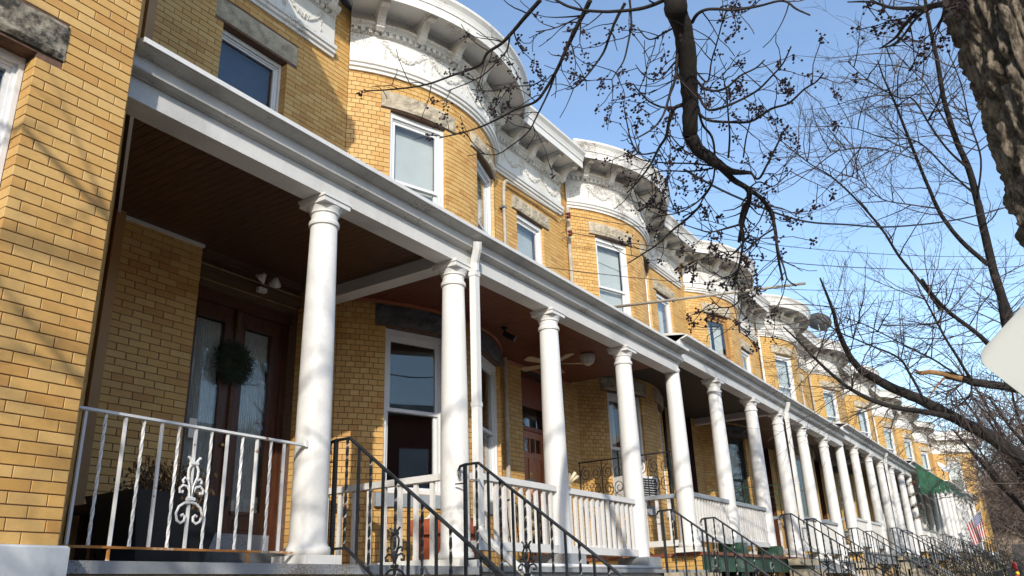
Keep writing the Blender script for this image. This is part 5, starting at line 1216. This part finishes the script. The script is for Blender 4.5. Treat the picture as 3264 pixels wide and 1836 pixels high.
# same kind of screen, green, next house
X2 = P0 + 2 * PW - 0.02
sg_ = thing('iron_screen', 'green scrolled iron screen at the party rail of the green-based porch', 'railing', (X2, 5.7, 1.6))
link('top_bar', MB().tube([(X2, 4.92, 2.02), (X2, 6.5, 2.02)], 0.012, 4).mesh('top_bar', 'green_iron'), sg_)
for k in range(4):
    link('upright', MB().tube([(X2, 4.96 + 0.5 * k, 1.35), (X2, 4.96 + 0.5 * k, 2.02)], 0.009, 4).mesh('upright', 'green_iron'), sg_)
    link('scroll', MB().tube([(X2, 5.1 + 0.5 * k + 0.14 * math.cos(a) * (1 - a / 14), 1.7 + 0.2 * math.sin(a) * (1 - a / 14)) for a in np.linspace(0, 11, 34)], 0.007, 4).mesh('scroll', 'green_iron'), sg_)
# window air conditioner of the second row house
ac = thing('air_conditioner', 'white window air conditioner with dark grille in the lower bow window', 'air conditioner', (P0 + PW + 1.1, 6.1, 1.65))
gA = shift(BOW, P0 + PW, 0.26); ua, ub_ = D2U(-26), D2U(-11)
link('casing', MB().mbox(gA, ua, ub_, 1.20, 1.58, -0.12, 0.26).mesh('casing', 'vinyl'), ac)
link('grille', MB().mbox(gA, ua + 0.04, ub_ - 0.04, 1.24, 1.54, 0.262, 0.268).mesh('grille', 'black_plastic'), ac)
for k in range(7): link('slat', MB().mbox(gA, ua + 0.04, ub_ - 0.04, 1.26 + 0.04 * k, 1.268 + 0.04 * k, 0.268, 0.276).mesh('slat', 'vinyl'), ac)

# conduit and insulators where the service wires land
cd = thing('service_conduit', 'grey bent electric conduit on the upper wall of the nearest row house', 'conduit', (10.05, 6.55, 3.7))
link('pipe', MB().tube(smooth_path([(10.04, 6.53, 3.7), (10.04, 6.53, 5.3), (10.05, 6.53, 6.25), (10.12, 6.53, 6.42), (10.25, 6.53, 6.44), (11.0, 6.53, 6.46), (11.8, 6.51, 6.47)], 4), 0.030, 8).mesh('pipe', 'conduit', True), cd)
for x in (10.04, ): link('clamp', MB().box(x - 0.05, x + 0.05, 6.50, 6.598, 5.9, 5.93).mesh('clamp', 'grey_metal'), cd)
for k, (x, z, lab) in enumerate(((12.03, 6.50, 'upper dark red glass insulator beside the bent conduit'), (12.05, 6.15, 'lower dark red glass insulator beside the bent conduit'))):
    io = thing('insulator', lab, 'insulator', (x, 6.5, z), 'wire insulators on the wall')
    link('spool', MB().lathe([(0.012, -0.05), (0.04, -0.045), (0.042, -0.02), (0.022, -0.008), (0.022, 0.008), (0.042, 0.02), (0.04, 0.045), (0.012, 0.05)], (x, 6.42, z), 12).mesh('spool', 'insulator', True), io)
    link('arm', MB().tube([(x, 6.6, z + 0.06), (x, 6.42, z + 0.06), (x, 6.42, z - 0.06), (x, 6.6, z - 0.06)], 0.009, 5).mesh('arm', 'grey_metal'), io)
# pole holding the cable out over the porch roof
tag(link('cable_pole', MB().tube([(12.05, 5.7, 4.56), (12.05, 2.5, 4.235)], [0.024, 0.020], 8).mesh('cable_pole', 'conduit', True)), 'long grey horizontal pole reaching out over the porch roof toward the street', 'pole')

# utility pole out of frame, and the wires it feeds
up_ = thing('utility_pole', 'wooden utility pole at the kerb right of the picture', 'utility pole', (25, -1.6, gz(25)))
link('shaft', MB().tube([(25, -1.6, gz(25) - 0.2), (25, -1.6, 9.0)], [0.16, 0.11], 10).mesh('shaft', 'limb_bark'), up_)
link('crossarm', MB().box(24.94, 25.06, -2.5, -0.7, 8.1, 8.22).mesh('crossarm', 'limb_bark'), up_)
def wire(a, b, sag, label, r=0.007, n=18):
    a, b = Vector(a), Vector(b); pts = []
    for i in range(n + 1):
        t = i / n; p = a.lerp(b, t); p.z -= sag * 4 * t * (1 - t); pts.append(p)
    tag(link('wire', MB().tube(pts, r, 4, False).mesh('wire', 'wire_black')), label, 'wire', 'overhead service wires')
WL = ['black wire from the upper insulator of the nearest row house toward the street', 'black wire from the lower insulator of the nearest row house toward the street', 'slack black wire from the wall above the nearest porch roof']
wire((12.03, 6.40, 6.50), (25, -1.2, 8.1), 0.35, WL[0]); wire((12.05, 6.40, 6.15), (25, -1.6, 7.8), 0.45, WL[1], 0.009); wire((10.55, 6.45, 5.05), (25, -2.0, 7.4), 0.5, WL[2], 0.006)
k_ = 0
for i, nm in ((1, 'second'), (2, 'third'), (3, 'fourth'), (4, 'fifth'), (5, 'sixth'), (6, 'seventh')):
    xw = P0 + PW * (i + 1) - 0.1; zw = 0.26 * ((i + 1) // 2)
    for j, (dzv, hh, w_) in enumerate(((5.9, 7.9, 'upper'), (5.5, 7.3, 'lower'))):
        wire((xw, 6.45, dzv + zw), (25, -1.2 - 0.4 * j, hh), 0.35 + 0.1 * (i % 3), '%s service wire running from the %s bow-fronted house to the right' % (w_, nm), 0.0075)
for j in range(4): wire((-30, -1.2 - 0.35 * j, 6.4 + 0.3 * j), (25, -1.2 - 0.35 * j, 7.4 + 0.3 * j), 0.5, 'street line %s of four running along the kerb' % ('first', 'second', 'third', 'fourth')[j], 0.009); wire((25, -1.2 - 0.35 * j, 7.4 + 0.3 * j), (75, 0.2 - 0.3 * j, 8.4 + 0.25 * j), 0.6, 'far street line %s of four beyond the second tree' % ('first', 'second', 'third', 'fourth')[j], 0.011)
tag(link('wire', MB().tube(smooth_path([at(2180, 540, 8.0), at(2330, 620, 8.6), at(2540, 640 + 60, 9.4), at(2700, 716, 10.2), at(2860, 722, 11), at(3100, 690, 12), at(3400, 600, 13)], 6), 0.011, 4, False).mesh('wire', 'wire_black')), 'thick sagging cable crossing the sky right of the hanging limb', 'wire', 'overhead service wires')

# satellite dishes
def dish(p, rz, label, s=1.0, mat='grey_metal', nz=0.55):
    p = Vector(p); t = thing('satellite_dish', label, 'satellite dish', p, 'satellite dishes')
    c = p + Vector((0, 0, 0.62 * s)); nrm = Vector((math.cos(rz) * 0.80, math.sin(rz) * 0.80, nz)).normalized(); u = nrm.cross(Vector((0, 0, 1))).normalized(); v = nrm.cross(u) * -1
    vs = []
    for i in range(6):
        for k in range(20):
            r = 0.36 * s * i / 5; a = 2 * PI * k / 20; vs.append(c + u * (r * 1.12 * math.cos(a)) + v * (r * math.sin(a)) + nrm * (0.09 * s * (i / 5) ** 2))
    link('reflector', MB().add(vs, [(i * 20 + k, i * 20 + (k + 1) % 20, (i + 1) * 20 + (k + 1) % 20, (i + 1) * 20 + k) for i in range(5) for k in range(20)]).mesh('reflector', mat, True), t)
    link('mast', MB().tube([p, p + Vector((0, 0, 0.45 * s)), c - nrm * 0.05], 0.022 * s, 7).mesh('mast', 'grey_metal'), t)
    e = c + nrm * 0.42 * s - v * 0.22 * s
    link('feed_arm', MB().tube([c - v * 0.34 * s, e], 0.014 * s, 6).mesh('feed_arm', 'grey_metal'), t)
    link('receiver', MB().box(e.x - 0.05 * s, e.x + 0.05 * s, e.y - 0.10 * s, e.y + 0.10 * s, e.z - 0.03 * s, e.z + 0.07 * s).mesh('receiver', 'pale_metal'), t)
dish((30.2, 6.05, 8.27), -0.35, 'grey satellite dish seen from below above the cornice line', 1.15, 'grey_metal', 0.95)
dish((47.0, 4.7, 4.66), -1.9, 'white satellite dish on a porch roof near the far end house', 1.0, 'pale_metal')

# green awning over the sixth porch
aw = thing('awning', 'scalloped green awning projecting over the far porch', 'awning', (35.3, 4.4, 4.3))
xa, xb, za = 35.30, 40.95, 0.78
top = MB(); n = 16
def panel(x, y0, y1): return None
YF = 3.42
for k in range(n):
    x0_, x1_ = xa + (xb - xa) * k / n, xa + (xb - xa) * (k + 1) / n - 0.012
    pts = [(x0_, 4.44, 3.50 + za), (x1_, 4.44, 3.50 + za), (x1_, YF, 2.62 + za), (x0_, YF, 2.62 + za), (x0_, YF - 0.005, 2.42 + za), ((x0_ + x1_) / 2, YF - 0.008, 2.28 + za), (x1_, YF - 0.005, 2.42 + za)]
    link('panel', MB().add(pts, [(0, 1, 2, 3), (3, 2, 6, 5, 4)]).mesh('panel', 'awning_green'), aw)
for k in range(6):
    dy = (4.44 - YF) / 6; y0_, y1_ = 4.44 - dy * k, 4.44 - dy * (k + 1) + 0.012; zf = lambda y: 2.62 + za + (y - YF) * (0.88 / (4.44 - YF))
    pts = [(xa, y0_, zf(y0_)), (xa, y1_, zf(y1_)), (xa, y1_, 2.40 + za), (xa, y1_ + 0.25 * dy, 2.31 + za), (xa, (y0_ + y1_) / 2, 2.28 + za), (xa, y0_ - 0.25 * dy, 2.31 + za), (xa, y0_, 2.40 + za)]
    link('side_panel', MB().add(pts, [(0, 1, 2, 3, 4, 5, 6)]).mesh('side_panel', 'awning_green'), aw)
link('frame', MB().tube([(xa + 0.02, 4.5, 2.60 + za), (xa + 0.02, 3.44, 2.60 + za), (xb, 3.44, 2.60 + za), (xb, 4.5, 2.60 + za)], 0.012, 5).mesh('frame', 'pale_metal'), aw)
R = random.Random(4); fl_ = MB()
for k in range(160):
    p = Vector((40.7 - abs(R.gauss(0, 1.2)), 3.39 + R.gauss(0, 0.02), 3.30 + R.gauss(0, 0.12))); d = Vector((R.gauss(0, 1), R.gauss(0, 0.3), R.gauss(0, 1))).normalized() * R.uniform(0.06, 0.14); s_ = d.cross(Vector((0, 1, 0))).normalized() * 0.018; fl_.add([p - s_, p + s_, p + d], [(0, 1, 2)])
tag(link('silver_garland', fl_.mesh('silver_garland', 'blind')), 'silvery tinsel garland on the front edge of the green awning', 'garland')
# fir garland with baubles round a column
gd = thing('column_garland', 'fir garland with red baubles wound round the column at the awning', 'garland', (35.0, 4.77, 1.1))
gm = MB(); R = random.Random(9); cx_, cy_ = P0 + PW * 5, 4.775; bau = []
for k in range(900):
    t = R.random(); a = t * 4.2 * 2 * PI; z = 1.25 + 0.78 + 1.75 * t; p = Vector((cx_ + 0.155 * math.cos(a), cy_ + 0.155 * math.sin(a), z)) + Vector((R.gauss(0, 0.03), R.gauss(0, 0.03), R.gauss(0, 0.035)))
    d = Vector((R.gauss(0, 1), R.gauss(0, 1), R.gauss(0, 1))).normalized() * 0.07; s_ = d.orthogonal().normalized() * 0.012; gm.add([p - s_, p + s_, p + d], [(0, 1, 2)])
for k in range(400):
    t = R.random(); p = Vector((35.3 + 1.75 * t, 4.62, 3.25 - 1.35 * t + 0.1 * math.sin(6 * t))) + Vector((R.gauss(0, 0.03), R.gauss(0, 0.03), R.gauss(0, 0.035))); d = Vector((R.gauss(0, 1), R.gauss(0, 1), R.gauss(0, 1))).normalized() * 0.07; s_ = d.orthogonal().normalized() * 0.012; gm.add([p - s_, p + s_, p + d], [(0, 1, 2)])
link('greenery', gm.mesh('greenery', 'fir_green'), gd)
for k in range(26):
    t = (k + 0.5) / 26; a = t * 4.2 * 2 * PI
    link('bauble', cached(('bau', k % 2), lambda: MB().sphere((0, 0, 0), 0.024, n=8, m=6).mesh('bauble', ['ornament_red', 'ornament_orange'][k % 2], True)), gd, (cx_ + 0.18 * math.cos(a), cy_ + 0.18 * math.sin(a), 2.0 + 1.75 * t))
# flag
fg = thing('flag', 'striped flag hanging from a slanted pole on the eighth porch', 'flag', (47.6, 4.5, 2.3))
link('pole', MB().tube([(47.6, 4.55, 2.33), (47.6, 3.45, 3.23)], 0.016, 6).mesh('pole', 'pale_metal'), fg)
nx, ny = 14, 20; fmB = MB(); vs = []; uvs = {}
for i in range(nx + 1):
    for j in range(ny + 1):
        a, b_ = i / nx, j / ny
        top_ = Vector((47.6, 3.50 + 0.75 * a, 3.19 - 0.61 * a)); p = top_ + Vector((0.10 * math.sin(a * 9 + b_ * 2) * (0.3 + b_), -0.10 * b_ * (a - 0.1) * 2, -1.28 * b_ + 0.25 * a * b_)); vs.append(p); uvs[len(vs) - 1] = (b_, 1 - a)
fs = [(i * (ny + 1) + j, (i + 1) * (ny + 1) + j, (i + 1) * (ny + 1) + j + 1, i * (ny + 1) + j + 1) for i in range(nx) for j in range(ny)]
fmB.add(vs, fs); fmB.uv = [uvs[i] for f in fs for i in f]
link('cloth', fmB.mesh('cloth', 'flag_cloth', True), fg)

# blank white sign at the right edge
sgn = thing('street_sign', 'blank white diamond sign plate at the right edge of the picture', 'sign', (2.75, -0.13, gz(3)))
A, B, C_ = at(3128, 1140, 2.6), at(3264, 993, 2.62), at(3264, 1236, 2.66)
e1 = (B - A).normalized(); e2 = (C_ - A); nn = e1.cross(e2).normalized(); e2 = nn.cross(e1).normalized()
if e2.dot(C_ - A) < 0: e2 = -e2
Ls = 0.61; rc = 0.04; outl = []
for (cx0, cy0, a0) in ((rc, rc, PI), (Ls - rc, rc, 1.5 * PI), (Ls - rc, Ls - rc, 0), (rc, Ls - rc, 0.5 * PI)):
    for k in range(7):
        a = a0 + PI / 2 * k / 6; outl.append((cx0 + rc * math.cos(a), cy0 + rc * math.sin(a)))
m_ = len(outl); vs = [A - (e1 + e2) * 0.012 + e1 * x + e2 * y + nn * t for t in (0, 0.003) for x, y in outl]
link('plate', MB().add(vs, [tuple(range(m_)), tuple(range(2 * m_ - 1, m_ - 1, -1))] + [(i, (i + 1) % m_, m_ + (i + 1) % m_, m_ + i) for i in range(m_)]).mesh('plate', 'sign_white'), sgn)
ctr = A + (e1 + e2) * (Ls / 2); bk_ = nn if nn.dot(ctr) > 0 else -nn
link('post', MB().tube([(ctr.x + bk_.x * 0.03, ctr.y + bk_.y * 0.03, gz(3) - 0.1), (ctr.x + bk_.x * 0.03, ctr.y + bk_.y * 0.03, ctr.z + 0.4)], 0.025, 6).mesh('post', 'grey_metal'), sgn)

# front yard fences, shrubs and yard ornaments at the far right
def fence(x0, x1, y, h, label, n):
    t = thing('iron_fence', label, 'fence', (x0, y, gz(x0)), 'front yard fences'); z = gz((x0 + x1) / 2)
    link('top_rail', MB().tube([(x0, y, gz(x0) + h), (x1, y, gz(x1) + h)], 0.014, 5).mesh('top_rail', 'black_iron'), t)
    link('lower_rail', MB().tube([(x0, y, gz(x0) + 0.2), (x1, y, gz(x1) + 0.2)], 0.012, 5).mesh('lower_rail', 'black_iron'), t)
    pm = cached(('picket', h), lambda: MB().tube([(0, 0, 0.0), (0, 0, h - 0.1), (0, 0, h + 0.06)], [0.009, 0.009, 0.003], 4).mesh('picket', 'black_iron'))
    for k in range(n):
        x = x0 + (x1 - x0) * (k + 0.5) / n; link('picket', pm, t, (x, y, gz(x)))
for i in range(4, 9):
    fence(P0 + PW * i + 0.1, P0 + PW * i + 3.9, 2.2, 1.15, 'black iron picket fence in front of the %s row house' % ('second', 'third', 'fourth', 'fifth', 'sixth', 'seventh', 'eighth', 'ninth')[i - 1], 24)
def shrub(x, y, z, r, label, seed, mat='dry_leaf'):
    R = random.Random(seed); t = thing('shrub', label, 'shrub', (x, y, gz(x)), 'front yard shrubs'); st = MB(); lf = MB()
    for k in range(26):
        p = Vector((x, y, gz(x))); d = Vector((R.gauss(0, 0.45), R.gauss(0, 0.45), 1)).normalized(); pts = [p]
        for j in range(4): d = (d + Vector((R.gauss(0, 0.25), R.gauss(0, 0.25), 0))).normalized(); pts.append(pts[-1] + d * z / 3.6)
        st.tube(pts, [0.012, 0.01, 0.008, 0.006, 0.003], 3)
        for m2 in range(26):
            c_ = pts[R.randint(2, 4)] + Vector((R.gauss(0, 0.1), R.gauss(0, 0.1), R.gauss(0, 0.1))); u_ = Vector((R.gauss(0, 1), R.gauss(0, 1), R.gauss(0, 1))).normalized() * 0.035; v_ = u_.orthogonal().normalized() * 0.02; lf.add([c_ - u_, c_ - v_, c_ + u_, c_ + v_], [(0, 1, 2, 3)])
    link('stem', st.mesh('stem', 'twig'), t); link('foliage', lf.mesh('foliage', mat), t)
shrub(33.0, 3.4, 1.9, 0.6, 'brown dry shrub in the yard before the sixth house', 1); shrub(39.6, 3.2, 2.1, 0.6, 'dark green shrub in the yard beyond the green awning', 2, 'fir_green'); shrub(44.5, 3.0, 1.9, 0.6, 'brown dry shrub below the striped flag', 3); shrub(52.5, 2.9, 2.0, 0.6, 'dark green shrub near the far end house', 4, 'fir_green')
bw_ = thing('ribbon_bow', 'large red holiday bow on the yard fence at the far right', 'bow', (39.0, 2.16, gz(39) + 1.0))
bz = 0.45
for sx_ in (-1, 1): link('loop', MB().sphere((38.9 + sx_ * 0.16, 2.12, bz), 0.17, (1.1, 0.5, 0.8), 12, 8).mesh('loop', 'ribbon_red', True), bw_); link('tail', MB().tube([(38.9, 2.1, bz), (38.9 + sx_ * 0.1, 2.08, bz - 0.22), (38.9 + sx_ * 0.17, 2.08, bz - 0.45)], [0.05, 0.07, 0.08], 4).mesh('tail', 'ribbon_red'), bw_)
tag(link('bauble', MB().sphere((38.3, 2.05, bz - 0.28), 0.07, n=12, m=8).mesh('bauble', 'ornament_yellow', True)), 'yellow bauble hanging by the red bow', 'bauble')

# the houses across the street: only seen mirrored in the window glass
for k in range(5):
    x0_ = -12 + 9 * k; t = thing('house_across', 'red brick house across the street, number %s from the left, mirrored in the windows' % ('one', 'two', 'three', 'four', 'five')[k], 'house', (x0_, -14, gz(0)), 'houses across the street')
    link('wall', MB().box(x0_, x0_ + 8.0, -22, -14, gz(0) - 0.3, 6.4).mesh('wall', 'across_brick'), t)
    link('roof', MB().box(x0_ - 0.1, x0_ + 8.1, -22.1, -13.6, 6.402, 6.75).mesh('roof', 'eave_paint'), t)
    for j in range(3):
        for z in (0.6, 3.6): link('window', MB().box(x0_ + 1.0 + 2.4 * j, x0_ + 2.1 + 2.4 * j, -14.02, -13.95, z, z + 1.6).mesh('window', 'vinyl'), t)

for k, (y0_, w_, h_, lab) in enumerate(((-9, 9, 7.5, 'brown brick house closing the end of the street behind the bare trees'), (0.5, 9, 8.2, 'taller brown brick house at the street end, right of the far end house'), (10, 9, 7.0, 'brown brick house behind the far end house at the street end'))):
    t = thing('distant_house', lab, 'house', (100, y0_, 0.2), 'houses at the end of the street')
    link('wall', MB().box(100, 108, y0_, y0_ + w_, 0, h_).mesh('wall', 'far_brown'), t)
    link('roof', MB().box(99.6, 108.2, y0_ - 0.2, y0_ + w_ + 0.2, h_ + 0.002, h_ + 0.5).mesh('roof', 'roof_tar'), t)
    for j in range(3):
        for z in (1.6, 4.4): link('window', MB().box(99.95, 100.02, y0_ + 1.0 + 2.6 * j, y0_ + 2.2 + 2.6 * j, z, z + 1.6).mesh('window', 'room'), t)
